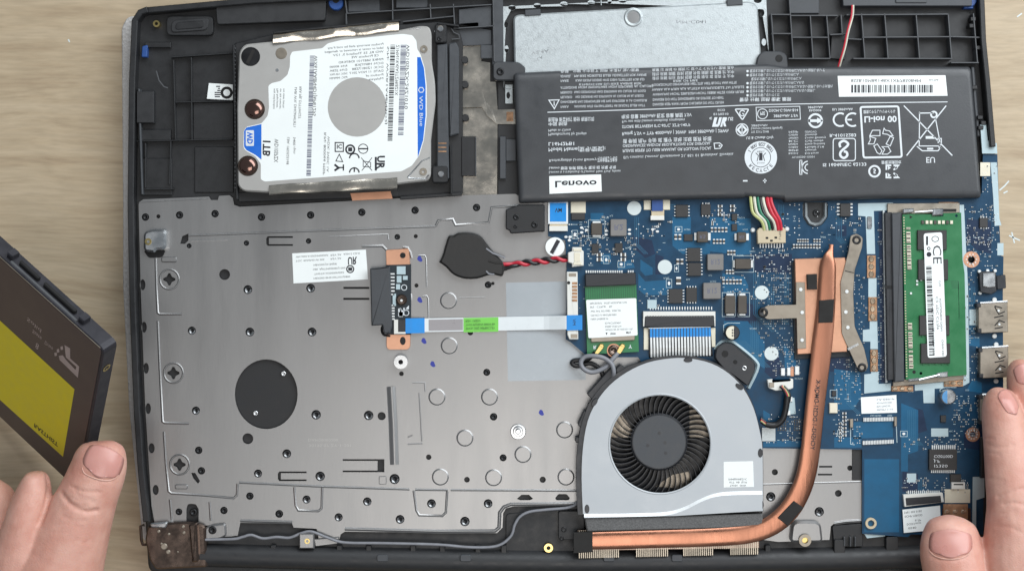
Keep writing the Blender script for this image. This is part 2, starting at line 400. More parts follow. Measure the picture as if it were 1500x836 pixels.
# above the hard drive
for q in ([(507, 20), (720, 7)], [(507, 20), (507, 36)], [(575, -5), (575, 31)], [(630, 6), (631, 27)], [(664, 6), (666, 42)], [(590, 32), (664, 24)], [(505, -5), (508, 20)], [(664, 42), (724, 38)], [(722, -10), (724, 90)]): rib(q, 14.5, 1.6)
plb(rect(510, -6, 556, 18), 11.6, 'grey_plastic'); plb(rect(580, -10, 626, 12), 12, 'grey_plastic'); plb(rnd([(672, 14), (720, 8), (720, 40), (700, 42), (700, 34), (672, 36)], 1), 13, 'grey_plastic')
plb(rnd([(668, 44), (692, 40), (720, 44), (720, 66), (668, 68)], 1), 12.4, 'grey_plastic'); plb(rect(704, 66, 734, 86), 13.0, 'grey_plastic'); plb(rect(721, -12, 737, 96), 13.5, 'grey_plastic')
# upper right cell grid
for q in ([(1130, 21.5), (1157, 21.5)], [(1158, 23), (1227, 23)], [(1130, 49.5), (1160, 49.5)], [(1161, 55), (1214, 55)], [(1155, 86), (1216, 86)], [(1156, -8), (1162, 86)], [(1187, 23), (1191, 86)],
          [(1211, 23), (1216, 86)], [(1130, 20), (1134, 80)], [(1232, 22), (1234, 52)], [(1216, 51), (1238, 50)], [(1262, 20), (1267, 86)], [(1296, 20), (1301, 86)], [(1342, 20), (1347, 86)], [(1389, 20), (1394, 86)],
          [(1240, 22), (1390, 21)], [(1240, 57), (1262, 58)], [(1263, 55), (1395, 54)], [(1395, 54), (1436, 55)], [(1250, 86), (1395, 86)], [(1393, 92), (1434, 92)], [(1426, 20), (1432, 92)]): rib(q, 14.8, 1.7)
plb(rnd([(1234, -20), (1424, -22), (1424, 9), (1235, 9)], 2), 15.0, 'grey_plastic'); plb(rr(1312, -8, 1358, 4.5, 2), 15.5, 'grey_plastic')
plb(rect(1156, -20, 1200, 20), 11.5, 'grey_plastic'); plb(rnd([(1218, 51), (1242, 51), (1238, 88), (1216, 86)], 1), 12.2)
for x, y in ((1426, 28), (1424, 38), (1433, 70), (1428, 128), (1441, 180), (1436, 172), (1437, 187)):
    plb(rr(x-4, y-3, x+4, y+3, 1.5), 14.5)
for x, y in ((229, 35), (733, 105)):
    pass
o = one('threaded_insert', 'brass', base, lambda b: b.ring(229, 35, 5, 2.4, 10, 13.2)); one('insert_bore', 'hole_black', o, lambda b: b.disc(229, 35, 2.4, 10, 12, 0))
one('wall_rib', 'rib_plastic', base, lambda b: b.stroke([(229, 104), (233, 118), (240, 127), (246, 129)], 1.6, 12.6))
# sticker inside the palm rest
st = blk('code_sticker', 'label_white', base, [(306, 122), (341, 124), (341, 147), (303, 145)], 11.22, 11.30, 0)
one('sticker_hole', 'hole_black', st, lambda b: b.ring(332, 136, 9, 5, 11.30, 11.34))
one('printed_marks', 'ink_black', st, lambda b: [b.box(314+random.random()*8, 126+k*3, 322+random.random()*3, 127.6+k*3, 11.3, 11.33, 0) for k in range(6)])

# keyboard plate with real holes
ZP = 11.6
outer = [(203, 300), (204, 296), (210, 292), (306, 288), (309, 293), (319, 293), (321, 287), (336, 286), (341, 290), (343, 300), (351, 303), (520, 294), (650, 287), (755, 284), (765, 290), (820, 298), (1262, 300), (1262, 762), (1225, 764), (1217, 770), (1215, 790), (1140, 793), (1118, 790), (1116, 730), (860, 735), (848, 739), (752, 741), (741, 744), (737, 751), (736, 772), (728, 780), (505, 778), (499, 782), (497, 790), (468, 793), (464, 774), (430, 772), (428, 766), (352, 765), (348, 784), (330, 786), (318, 770), (290, 768), (246, 766), (227, 768), (222, 740), (213, 600), (206, 420)]
holes = [circ(390, 577, 46, 40, 51)]
SCR = [(213, 318, 5.5), (263, 315, 5.5), (315, 313, 5.5), (383, 318, 5.5), (455, 315, 5.5), (530, 311, 5.5), (608, 308, 5.5), (698, 304, 5.5), (277, 360, 3.6), (361, 356, 4), (452, 353, 4), (582, 347, 4.2),
       (363, 424, 6.5), (455, 422, 6.5), (281, 484, 6), (366, 486, 6.5), (457, 486, 6.5), (287, 601, 6), (463, 607, 7), (540, 608, 7), (291, 659, 5.5), (295, 689, 5.5), (420, 664, 6.5), (378, 693, 6), (262, 749, 5), (328, 747, 5.5),
       (366, 726, 5.5), (409, 752, 5.8), (449, 731, 6), (469, 697, 7), (578, 701, 7.5), (538, 734, 6.3), (496, 757, 6), (586, 760, 6.5), (632, 737, 6.5), (715, 737, 6.5), (681, 763, 7), (713, 545, 5.2), (723, 610, 5.5), (737, 670, 5.2), (715, 417, 5), (1129, 727, 7), (1200, 749, 7)]
PLAIN = [(329, 402, 8), (363, 642, 8), (559, 609, 6), (232, 317, 3), (609, 346, 3), (610, 418, 3), (588, 547, 3.4), (628, 669, 4), (684, 702, 4.2), (795, 702, 4.6), (722, 415, 2.4), (1135, 691, 4.5), (1228, 722, 5), (1245, 685, 4), (689, 487, 4)]
OVAL = [(209, 417, 4, 8), (211, 479, 4, 8), (214, 539, 4, 8), (217, 598, 4, 8), (222, 656, 4.5, 7.5), (228, 717, 4.5, 7.5)]
for x, y, r in SCR+PLAIN: holes.append(circ(x, y, r, 18))
for x, y, a, c in OVAL: holes.append(circ(x, y, a, 16, c))
def star(cx, cy):
    return [(cx+r*math.cos(R(a)), cy+r*math.sin(R(a))) for k in range(4) for a, r in ((k*90-9, 9), (k*90+9, 9), (k*90+45, 5.5))]
for c in ((248, 409), (254, 546), (263, 680)): holes.append(star(*c))
def uslot(x0, y0, x1, y1, t, end, side):
    if side == 'l': return [(x1, y0), (x1, y0+t), (x0+end, y0+t), (x0+end, y1-t), (x1, y1-t), (x1, y1), (x0+2, y1), (x0, y1-3), (x0, y0+3), (x0+2, y0)]
    return [(x0, y0), (x1, y0), (x1, y1), (x0, y1), (x0, y1-t), (x1-end, y1-t), (x1-end, y0+t), (x0, y0+t)]
holes += [uslot(390, 346, 429, 360, 2.4, 4, 'l'), uslot(407, 690, 449, 704, 2.4, 4.5, 'l'), uslot(502, 672, 563, 691, 2.4, 10, 'r'), rect(503, 420, 541, 423), rect(503, 436, 541, 439),
          [(757, 730), (764, 724), (775, 724), (781, 730), (776, 732), (762, 732)], rnd([(813, 729), (818, 723), (830, 723), (835, 729), (833, 732), (815, 732)], 2), [(267, 346), (276, 342), (276, 352), (271, 357), (264, 357)], rnd([(280, 692), (286, 692), (293, 704), (290, 708), (283, 700)], 1),
          rnd([(273, 745), (275, 738), (281, 737), (287, 738), (291, 745), (291, 764), (273, 764)], 2)]
plate = holed('keyboard_plate', 'steel', base, outer, holes, 10.75, ZP)
plate['label'] = 'stamped silver keyboard plate with screw holes'
# screws (shared meshes), seated in the holes below the plate face
def screw_mesh(nm, m, r=5.5, z=0.0, dome=True):
    b = MB(); n = 16; f = 0.3e-3
    prof = [(r*0.86, -0.75e-3), (r*0.86, -0.25e-3), (r*0.72, -0.05e-3), (r*0.42, 0.02e-3), (r*0.36, -0.28e-3), (0.02, -0.3e-3)]
    vs = [(q*f*math.cos(2*math.pi*k/n), q*f*math.sin(2*math.pi*k/n), h) for q, h in prof for k in range(n)]
    fs = [(i*n+k, i*n+(k+1) % n, (i+1)*n+(k+1) % n, (i+1)*n+k) for i in range(len(prof)-1) for k in range(n)]
    b.add(vs, fs); me = b.mesh(nm, m)
    for p in me.polygons: p.use_smooth = True
    return me
sm = {}
def screw(x, y, r, z, par, m='screw_black', name='screw'):
    k = (round(r, 1), m)
    if k not in sm: sm[k] = screw_mesh('screw', m, r)
    o = link(name, sm[k], par, loc=P(x, y, z)); return o
for x, y, r in SCR:
    o = screw(x, y, r, ZP-0.25, plate)
    if r >= 5.9: one('screw_rim_glint', 'bright_steel', plate, lambda b: b.ridge(arc(x+.4, y+.6, r*.6, -10, 220, 14), 2.2, ZP-.2, .35), smooth=True)  # bright crescent shaped as the highlight on the screw's rim
for x, y in ((374, 605), (415, 547)):
    screw(x, y, 4.6, 10.9, base, 'bright_steel', 'standoff')
# stamped beads and buttons
def bead(pts, wd=4, h=0.45, rad=0): one('bead', 'steel', plate, lambda b: b.ridge(pts, wd*1.15, ZP-0.02, h*.85), smooth=True)
for q in ([(276, 345), (455, 338), (638, 331.5)], [(638, 331.5), (642, 323), (663, 321), (667, 330), (716, 326), (720, 304), (762, 301)]): bead(q, 3.4, 0.4)
for q in ([(228, 378), (229, 420), (231, 458), (234, 460), (266, 460)], [(231, 470), (234, 540), (238, 617), (241, 619), (277, 620)], [(240, 632), (243, 680), (247, 719), (251, 722), (300, 725), (342, 729), (347, 725), (348, 708)], [(249, 731), (252, 764)], [(307, 735), (309, 762)],
          [(431, 713), (433, 740), (437, 747), (466, 748), (471, 744), (472, 714)], [(606, 718), (610, 747), (614, 754), (648, 755), (653, 750), (655, 719)], [(350, 706), (470, 712), (600, 716)], [(660, 717), (846, 718)], [(608, 716.5), (656, 717)]):
    bead(q, 3.2, 0.4)
bead([(505, 774), (640, 777.5), (725, 777), (731, 772), (732, 750), (738, 742), (748, 738), (846, 737)], 4.5, 0.6)
bead([(352, 762), (428, 764)], 4, 0.6); bead([(206, 296), (306, 291)], 2, 0.2)
bead([(604, 560), (622, 560), (623, 573)], 2.2, 0.15); bead([(614, 575), (616, 610), (618, 646)], 2.2, 0.15); bead([(597, 640), (604, 637)], 2.2, 0.15); bead([(597, 650), (619, 649)], 2.2, 0.15)
bead([(612, 374), (622, 374), (624, 378), (625, 420)], 2.2, 0.2); bead([(618, 434), (625, 433), (627, 437), (628, 480)], 2.2, 0.2); bead([(481, 347), (568, 343), (569, 351)], 2, 0.15); bead([(530, 361), (560, 360), (566, 366)], 3.4, 0.5); bead([(590, 362), (597, 363), (601, 370), (603, 378)], 3.4, 0.5); bead([(598, 427), (602, 432), (602, 440)], 3.2, 0.4)
bead([(573, 566), (576, 620), (578, 680)], 11, 0.9); bead([(280, 353), (336, 351)], 3, 0.15); bead([(672, 436), (711, 435)], 1.8, 0.12)
blk('stamped_pad', 'steel', plate, rr(555, 697, 566, 709, 2), ZP-.1, ZP+.4, .25); blk('stamped_pad', 'steel', plate, rr(236, 376, 259, 384, 3), ZP-.1, ZP+.7, .4); blk('stamped_pad', 'steel', plate, rr(256, 709, 275, 716, 3), ZP-.1, ZP+.6, .35)
def button_mesh(r=12.8):
    b = MB(); n = 28; f = 0.3e-3; prof = [(r, 0), (r*.965, .05e-3), (r*.93, .16e-3), (r*.89, .28e-3), (r*.85, .36e-3), (r*.81, .4e-3), (r*.78, .4e-3), (r*.4, .4e-3), (.01, .4e-3)]
    vs = [(q*f*math.cos(2*math.pi*k/n), q*f*math.sin(2*math.pi*k/n), h) for q, h in prof for k in range(n)]
    b.add(vs, [(i*n+k, i*n+(k+1) % n, (i+1)*n+(k+1) % n, (i+1)*n+k) for i in range(len(prof)-1) for k in range(n)])
    me = b.mesh('stamped_button', 'steel')
    for p in me.polygons: p.use_smooth = True
    return me
bmesh_ = button_mesh()
for x, y in ((657, 440), (658, 506), (640, 581), (717, 581), (681, 641), (766, 665), (827, 629), (829, 698), (645, 698), (723, 699)): link('stamped_button', bmesh_, plate, loc=P(x, y, ZP-0.03))
for x, y in ((248, 409), (254, 546), (263, 680)):
    one('speaker_ring', 'steel', plate, lambda b: b.ridge(arc(x, y, 14, 0, 360, 28, 14.5), 3, ZP-.02, .35), smooth=True)
for x, y, a in ((615, 379, 20), (615, 439, 10), (621, 499, -20), (634, 533, -30), (793, 604, -25)):
    one('marker_dot', 'marker_blue', plate, lambda b: b.flat([(x+3.6*math.cos(t)*(1+.2*math.sin(3*t)), y+4.4*math.sin(t+.3)) for t in [k*math.pi/7 for k in range(14)]], ZP+.03))
one('stamped_lettering', 'drive_metal', plate, lambda b: (T(b, 'DAM20000200', 451, 642, 4, 44, z=ZP+.03), T(b, '30195.07 ZY-1-201', 452, 650, 4, 62, z=ZP+.03)))
# standoffs and brackets
so = one('standoff', 'bright_steel', plate, lambda b: b.ring(587, 530, 10, 3.5, ZP-.1, ZP+3.5), smooth=True); one('standoff_bore', 'hole_black', so, lambda b: b.disc(587, 530, 3.6, ZP, ZP+1.5, 0))
def pillar(b):
    for r, z0, z1 in ((11.5, ZP-.1, ZP+.7), (7.5, ZP, ZP+3.2), (4, ZP, ZP+6)): b.disc(759, 632, r, z0, z1, .3)
one('standoff', 'bright_steel', plate, pillar, smooth=True)
hb = blk('screw_bracket', 'bright_steel', plate, rnd([(210, 340), (222, 336), (243, 336), (243, 365), (228, 366), (226, 370), (210, 368)], 6), ZP-.1, ZP+4, 1.0)
one('bracket_hole', 'brass', hb, lambda b: b.ring(217, 354, 5, 2.2, ZP+3.6, ZP+4.1)); blk('bracket_painted_shadow', 'hole_black', plate, rnd([(210, 367), (243, 366), (238, 377), (218, 378)], 4), ZP-.1, ZP+.06, 0)  # flat black patch paints the shade at the bracket's foot
hb = blk('screw_bracket', 'steel', base, rect(438, 781, 460, 803), 9.8, 15, .5); one('bracket_hole', 'brass', hb, lambda b: b.ring(450, 792, 4, 2, 14.8, 15.1)); 
blk('bracket_arm', 'steel', base, [(460, 789), (497, 786), (494, 796), (462, 800)], 9.8, 12.5, .3)
hb = blk('screw_bracket', 'steel', plate, rnd([(1157, 794), (1160, 768), (1166, 763), (1196, 763), (1203, 768), (1206, 794)], 7), ZP-.1, ZP+3, 1.0)
one('threaded_insert', 'nickel', hb, lambda b: b.ring(1179.5, 791, 9, 4.6, ZP+2, ZP+4.4)); one('insert_bore', 'brass', hb, lambda b: b.disc(1179.5, 791, 4.4, ZP+2, ZP+3.2, 0))
for q in ([(1200, 683), (1219, 683)], [(1198, 694.5), (1219, 694.5)]): blk('vent_slit', 'hole_black', plate, rect(q[0][0], q[0][1]-1.3, q[1][0], q[1][1]+1.3), ZP, ZP+.03, 0)
bead([(1118, 709), (1262, 705)], 2.4, .2); bead([(1222, 766), (1240, 763), (1262, 762)], 4, .6)
blk('plate_step', 'black_plastic', base, rect(1248, 655, 1266, 703), ZP-.1, ZP+.2, .1)
# label on plate
lb = blk('part_label', 'label_white', plate, [(428, 371), (536, 365.5), (539, 409), (430, 415)], ZP, ZP+.08, 0)
lu, lv = (0.9987, -0.052), (0.05, 0.9987)
def lbl(b):
    for i, (tx, x, y, wd) in enumerate((('YFN AS04 A10002HM0060AK', 433, 375, 48), ('REV 2A', 484, 372.5, 16), ('AS04 E C2LG', 503, 371, 24), ('TOC 40A0N01W 005', 433, 381, 42), ('REV 2A', 484, 378, 16), ('NBX0001JX1B0J08', 459, 387, 34), ('GBL AJ0T09S00081J1000', 458, 393.5, 48), ('TN0T01A30000N060', 460, 400, 44), ('NBX00018H0100TX01J0800', 459, 406.5, 54))):
        T(b, tx, x, y, 2.6, wd, lu, lv, ZP+.1)
    T(b, 'UR', 509, 377, 11, 14, lu, lv, ZP+.1, .03); b.ring(513, 394, 6, 4.2, ZP+.08, ZP+.1, 24); b.box(510, 391.5, 516, 396.5, ZP+.08, ZP+.1, 0)
one('printed_lettering', 'ink_black', lb, lbl)
blk('clear_tape', 'tape', plate, [(741, 414), (832, 412), (858, 430), (858, 556), (744, 558)], ZP+.05, ZP+.1, 0)

# touchpad plate
tp = holed('touchpad_plate', 'pale_steel', base, [(737, 10), (1122, -8), (1126, 76), (1126, 130), (738, 130)], [circ(x, y, a, 14, c) for x, y, a, c in ((750, 11.5, 5.5, 3.6), (787, 8.5, 5.5, 3.6), (826, 6, 5.5, 3.6), (866, 4, 5.5, 3.6), (741.5, 36, 3, 5.2), (742, 72, 3, 5.2), (893, 2.5, 3.2, 3.2), (912, 1.5, 6, 3), (1110, 1, 6, 4), (1116.5, 19, 3.4, 5.2), (1119, 62, 3.4, 5.2))], 10.2, 12.0)
def dish(b):
    o = rnd([(752, 22), (1100, 2), (1110, 8), (1115, 80), (1115, 140), (754, 140)], 9, 5)
    b.prism(o, 12.0, 12.9, 0.7)
td = one('pressed_dish', 'pale_steel', tp, dish, smooth=False)
one('dimple_rim', 'pale_steel', td, lambda b: b.ridge(arc(927.5, 26, 11.5, 0, 360, 28, 11.5), 5, 12.88, .5), smooth=True); one('dimple_well', 'steel', td, lambda b: b.disc(928, 25, 9.5, 12.88, 12.93, 0))
for x, y in ((780.5, 18.5), (1076.5, 3.5)): blk('clip_tab', 'grey_plastic', tp, rect(x-11.5, y-4.5, x+11.5, y+4.5, -3), 12, 13.6, .2)
one('stamped_lettering', 'bright_steel', td, lambda b: (T(b, 'V2.4A', 778, 76, 5, 26, (0.98, -0.15), (0.15, 0.98), 12.93), T(b, 'LA', 786, 86, 5, 10, (0.8, -.5), (.5, .8), 12.93), T(b, 'NM-C041', 990, 30, 5, 44, z=12.93)))
one('pressed_line', 'pale_steel', tp, lambda b: b.ridge([(880, -6), (880.5, 8)], 1.6, 11.95, .3))

# shield foil and flat flex left of the battery
fo = blk('shield_foil', 'foil', base, [(674, 69), (704, 68), (705, 90), (718, 92), (718, 120), (726, 120), (729, 160), (728, 290), (676, 292)], 10.0, 10.6, 0)
plb(rect(676, 200, 697, 258), 14.5); plb(rect(696, 201, 697.5, 258), 15, 'rib_plastic', 'rib')
plb(rect(729, 120, 760, 290), 11); plb(rect(732, 200, 741, 262), 13, 'grey_plastic'); plb(rect(741, 204, 756, 236), 12.4, 'grey_plastic')
for x, y in ((680.5, 88), (681, 124), (681.5, 173)):
    one('foil_post', 'black_plastic', base, lambda b: (b.disc(x, y, 5.5, 10, 14, .3), b.box(x-8, y-2, x, y+2, 10, 13)))
one('touchpad_flex', 'foil', base, lambda b: b.add([P(*p) for p in ((675, 136, 12), (675, 158, 12), (706, 134, 12), (706, 157, 12), (712, 150, 11.8), (714, 170, 11.8), (722, 161, 11.5), (728, 182, 11.5), (756, 160, 11.4), (756, 182, 11.4))], [(0, 2, 3, 1), (2, 4, 5, 3), (4, 6, 7, 5), (6, 8, 9, 7)]))
blk('flex_pad', 'copper_dull', base, rect(742, 164, 752, 178), 11.3, 11.6, 0)
lp = blk('plate_strip', 'pale_steel', base, rect(740, 124, 751, 152), 10.8, 11.6, 0.1); one('strip_hole', 'hole_black', lp, lambda b: b.disc(744.5, 140, 2.8, 11.6, 11.63, 0, 14, 5))
# black screw block under battery corner
sb = blk('screw_block', 'black_plastic', base, rnd([(741, 307), (760, 300), (798, 300), (798, 339), (748, 342), (746, 337), (741, 336)], 2), ZP-.2, 15.5, .4)
for x, y, r in ((756, 318, 5), (755, 332, 3.2), (783, 329, 5.5)): screw(x, y, r, 15.9, sb)
# bottom edge: hinge cover, barrel, lid lip
hg = blk('hinge_cover', 'hinge_metal', base, rnd([(216, 770), (250, 765), (276, 764), (292, 766), (300, 770), (304, 830), (228, 834), (219, 820), (212, 790)], 5), 9.8, 14.5, .8)
blk('hinge_lip', 'bright_steel', hg, rnd([(219, 766), (244, 764), (245, 768), (242, 773), (221, 772)], 2), 12, 15, .5)
blk('hinge_fold', 'hinge_metal', hg, rnd([(276, 768), (288, 765), (291, 822), (281, 824)], 3), 14, 17, .8)
for x, y, r in ((232, 778, 3), (247, 782, 2.5), (268, 771, 3), (269, 780, 3), (240, 800, 6), (246, 808, 4), (260, 808, 1.6), (236, 796, 2)): one('rivet', 'nickel', hg, lambda b: b.disc(x, y, r*.8, 14.4, 15.2, .3), smooth=True)
one('strap_loop', 'hinge_metal', base, lambda b: b.tube([P(212, 768, 12), P(206, 770, 12.5), P(207, 790, 12.5), P(209, 797, 12), P(216, 797, 12)], .0007, 8), smooth=True)
br = blk('hinge_bracket', 'steel', base, rnd([(300, 772), (312, 768), (330, 766), (332, 784), (322, 789), (300, 790)], 4), 9.8, 13.5, .7); screw(311, 776, 7, 13.9, br); screw(283, 750, 6.5, 11.2, base)
def barrel(b):
    pts = [P(x, y, 9.5) for x, y in ((296, 812), (500, 817), (850, 822), (1200, 818), (1468, 812))]; b.tube(smooth_path(pts, 8), .0052, 20)
one('hinge_barrel', 'dark_plastic', base, barrel, smooth=True)
for x in (400, 497, 540, 605, 648, 700, 738, 1027, 1090, 1125, 1232, 1312): plb(rr(x-4, 798, x+4, 812, 2), 12.5, 'black_plastic', 'latch_tab')
for x in (560, 682, 892, 992): plb(rr(x-8, 812, x+8, 822, 3), 15, 'grey_plastic', 'rubber_foot')
plb(rnd([(741, 752), (850, 745), (850, 812), (741, 812)], 6), 10.8); plb(rr(818, 748, 856, 790, 4), 12.5, 'black_plastic')
ti = one('threaded_insert', 'brass', base, lambda b: b.ring(803.5, 802, 6.5, 3, 10.5, 13)); one('insert_bore', 'hole_black', ti, lambda b: b.disc(803.5, 802, 3, 10, 12, 0))
screw(826, 775, 5, 12.7, base); screw(823, 788, 4, 12.7, base)
plb(rnd([(1219, 770), (1264, 766), (1264, 800), (1222, 800)], 3), 12.0)
for x in (1236, 1245, 1252): plb(rect(x, 786, x+2, 800), 14, 'rib_plastic', 'rib')
plb(rr(1222, 790, 1238, 812, 3), 13.5); plb(rr(1298, 786, 1316, 808, 3), 13)
# cable along the bottom edge
cable = [(286, 790), (340, 789), (355, 786), (368, 783), (385, 788), (405, 786), (424, 787), (440, 781), (456, 778), (480, 787), (505, 794), (560, 795), (640, 797), (690, 801), (728, 799), (748, 785), (754, 768), (762, 756), (776, 749), (800, 746), (836, 742), (852, 730)]
c = MB(); c.tube(smooth_path([P(x, y, 13.5) for x, y in cable], 6), .00062, 10); c.build('display_cable', 'wire_grey', smooth=True, label='thin grey display cable routed along the hinge edge below the keyboard plate', cat='cable')

for k, m in enumerate(('wire_red', 'wire_white')):
    c = MB(); c.tube(smooth_path([P(x+k*2.2, y, z) for x, y, z in ((1248, 8, 15.2), (1247, 24, 16), (1241, 46, 16.4), (1236, 70, 16), (1230, 90, 14.5), (1226, 104, 12.5))], 6), .00038, 8)
    c.build('speaker_wire', m, smooth=True, label='thin red wire crossing the ribbed cells above the battery' if k == 0 else 'thin white wire beside the red one above the battery', cat='wire', group='speaker wires')
# ---------------------------------------------------------------- hard drive in its caddy
ZH = 19.5
cad = thing('drive_caddy', 'black plastic caddy frame holding the hard drive', 'caddy', 510, 170, 10)
blk('tray', 'black_plastic', cad, rnd([(342, 64), (400, 50), (640, 32), (672, 44), (678, 60), (678, 286), (346, 294)], 5), 10.02, 14.0, .4)
wl = [((342, 66), (347, 292), 3.5, 17), ((400, 48), (586, 30), 3, 17), ((640, 34), (672, 38), 3, 17), ((586, 290), (676, 284), 5, 16), ((660, 212), (661, 284), 2.5, 18.5)]
for (x0, y0), (x1, y1), wd, z1 in wl:
    d = math.hypot(x1-x0, y1-y0); nx, ny = -(y1-y0)/d*wd/2, (x1-x0)/d*wd/2
    blk('frame_rail', 'black_plastic', cad, [(x0+nx, y0+ny), (x1+nx, y1+ny), (x1-nx, y1-ny), (x0-nx, y0-ny)], 13.9, z1, .25)
blk('connector_bar', 'grey_plastic', cad, rnd([(640, 66), (655, 64), (657, 200), (658, 262), (640, 262)], 2), 13.9, 18.5, .5)
blk('connector_bar', 'grey_plastic', cad, rnd([(657, 64), (668, 62), (672, 70), (672, 196), (658, 200)], 2), 13.9, 17.5, .5)
blk('corner_ear', 'black_plastic', cad, rr(637, 36, 654, 63, 4), 13.9, 19, .5); blk('corner_ear', 'black_plastic', cad, rr(633, 243, 656, 268, 4), 13.9, 19, .5)
for x, y in ((645, 42), (646, 255)): one('caddy_screw', 'bright_steel', cad, lambda b: (b.disc(x, y, 4.4, 18.8, 19.7, .3), b.disc(x-7.5, y+4, 1.6, 17, 18, .1)), smooth=True)
screw(643.5, 57, 4, 19.3, cad); screw(350, 156, 5, 16.5, cad); blk('side_lug', 'black_plastic', cad, rr(342, 148, 356, 166, 5), 13.9, 16.2, .4)
for y in (196+14, 196+20, 196+26): blk('contact', 'copper_dull', cad, rect(642, y-1, 654, y+1), 18.4, 18.62, .05)
blk('rear_edge', 'black_plastic', cad, rnd([(346, 282), (582, 270), (584, 288), (350, 296)], 2), 10.02, 14.6, .3)
for y in range(70, 280, 6): blk('frame_tooth', 'rib_plastic', cad, rect(343.6, y, 345, y+2), 16.9, 17.3, .05)
one('wire_clip', 'rib_plastic', cad, lambda b: b.tube([P(x, y, 15) for x, y in ((661, 42), (665, 48), (672, 51), (673, 57), (662, 58))], .0003, 6), smooth=True)
blk('copper_tab', 'copper_pink', cad, [(513, 283), (572, 280), (575, 291), (516, 294)], 14.5, 14.9, .1)

def dome(b, x, y, r, z0, h, n=24, m=6):
    vs = [P(x+r*math.cos(t*math.pi/2/m)*math.cos(2*math.pi*k/n), y+r*math.cos(t*math.pi/2/m)*math.sin(2*math.pi*k/n), z0+h*math.sin(t*math.pi/2/m)) for t in range(m) for k in range(n)]+[P(x, y, z0+h)]
    b.add(vs, [(i*n+k, i*n+(k+1) % n, (i+1)*n+(k+1) % n, (i+1)*n+k) for i in range(m-1) for k in range(n)]+[((m-1)*n+k, (m-1)*n+(k+1) % n, m*n) for k in range(n)])
hd = thing('hard_drive', 'silver hard disk drive with a white printed label reading 1TB', 'hard drive', 500, 160, 14)
case = blk('case', 'drive_metal', hd, rnd([(350, 76), (358, 65), (398, 61), (586, 44), (616, 38), (629, 39), (632, 50), (632, 90), (637, 120), (638, 150), (634, 180), (631, 205), (631, 258), (626, 265), (596, 268), (582, 270), (392, 282), (356, 280), (348, 272), (347, 160)], [10, 8, 3, 3, 4, 8, 4, 8, 8, 8, 8, 4, 4, 6, 3, 3, 3, 8, 8, 3]), 14.02, ZH, .6)
def clipf(top, name='spring_clip'):
    b = MB()
    x0, y0, x1, y1, h0, h1 = top
    nseg = 12; prof = [(0, -5), (0, -0.6), (0.12, 0), (0.75, 0.05), (1.0, -0.5)]
    vs = []; c_ = len(prof)
    for i in range(nseg+1):
        t = i/nseg; x = x0+(x1-x0)*t; y = y0+(y1-y0)*t; h = h0+(h1-h0)*t
        for u, dz in prof: vs.append(P(x+0.8*math.sin(i*2.1), y+u*h+0.5*math.sin(i*1.7), ZH+0.9+dz+0.35*math.sin(i*1.3+u*2)*(0 if dz < -1 else 1)))
    b.add(vs, [(i*c_+k, i*c_+k+1, (i+1)*c_+k+1, (i+1)*c_+k) for i in range(nseg) for k in range(c_-1)])
    return b.build(name, 'foil', hd, smooth=True)
clipf((400, 50.5, 584, 31.5, 15, 15)); clipf((582, 276, 394, 285, -16, -14))
lab = [(425, 82), (428, 76), (472, 71), (480, 64), (500, 59), (590, 50), (604, 52), (610, 60), (611, 72), (616, 80), (622, 100), (625, 125), (625, 170), (621, 205), (614, 228), (603, 243), (588, 251), (388, 266), (382, 263), (382, 240), (374, 229), (360, 221), (356.5, 216), (357, 192), (361, 186), (383, 181), (392, 170), (394, 158), (393, 126), (398, 122), (411, 119), (421, 110), (424.5, 98)]
lab_o = holed('label', 'label_white', hd, rnd(lab, 2, 2), [circ(523, 157, 43, 36, 43.5)], ZH-.02, ZH+.06)
ZL = ZH+.08
BLUE = ([(611, 84), (616, 84), (621, 100), (623.5, 125), (623.5, 170), (620, 205), (612, 231)], [(357.5, 192), (361, 187), (383, 182), (383, 234), (374, 227), (361, 220), (357.5, 215)])
for _q in BLUE: one('blue_print', 'blue_print', lab_o, lambda b: b.flat(_q, ZL))
dn, lf, up = (-0.03, 1), (-1, -0.05), (0, -1)
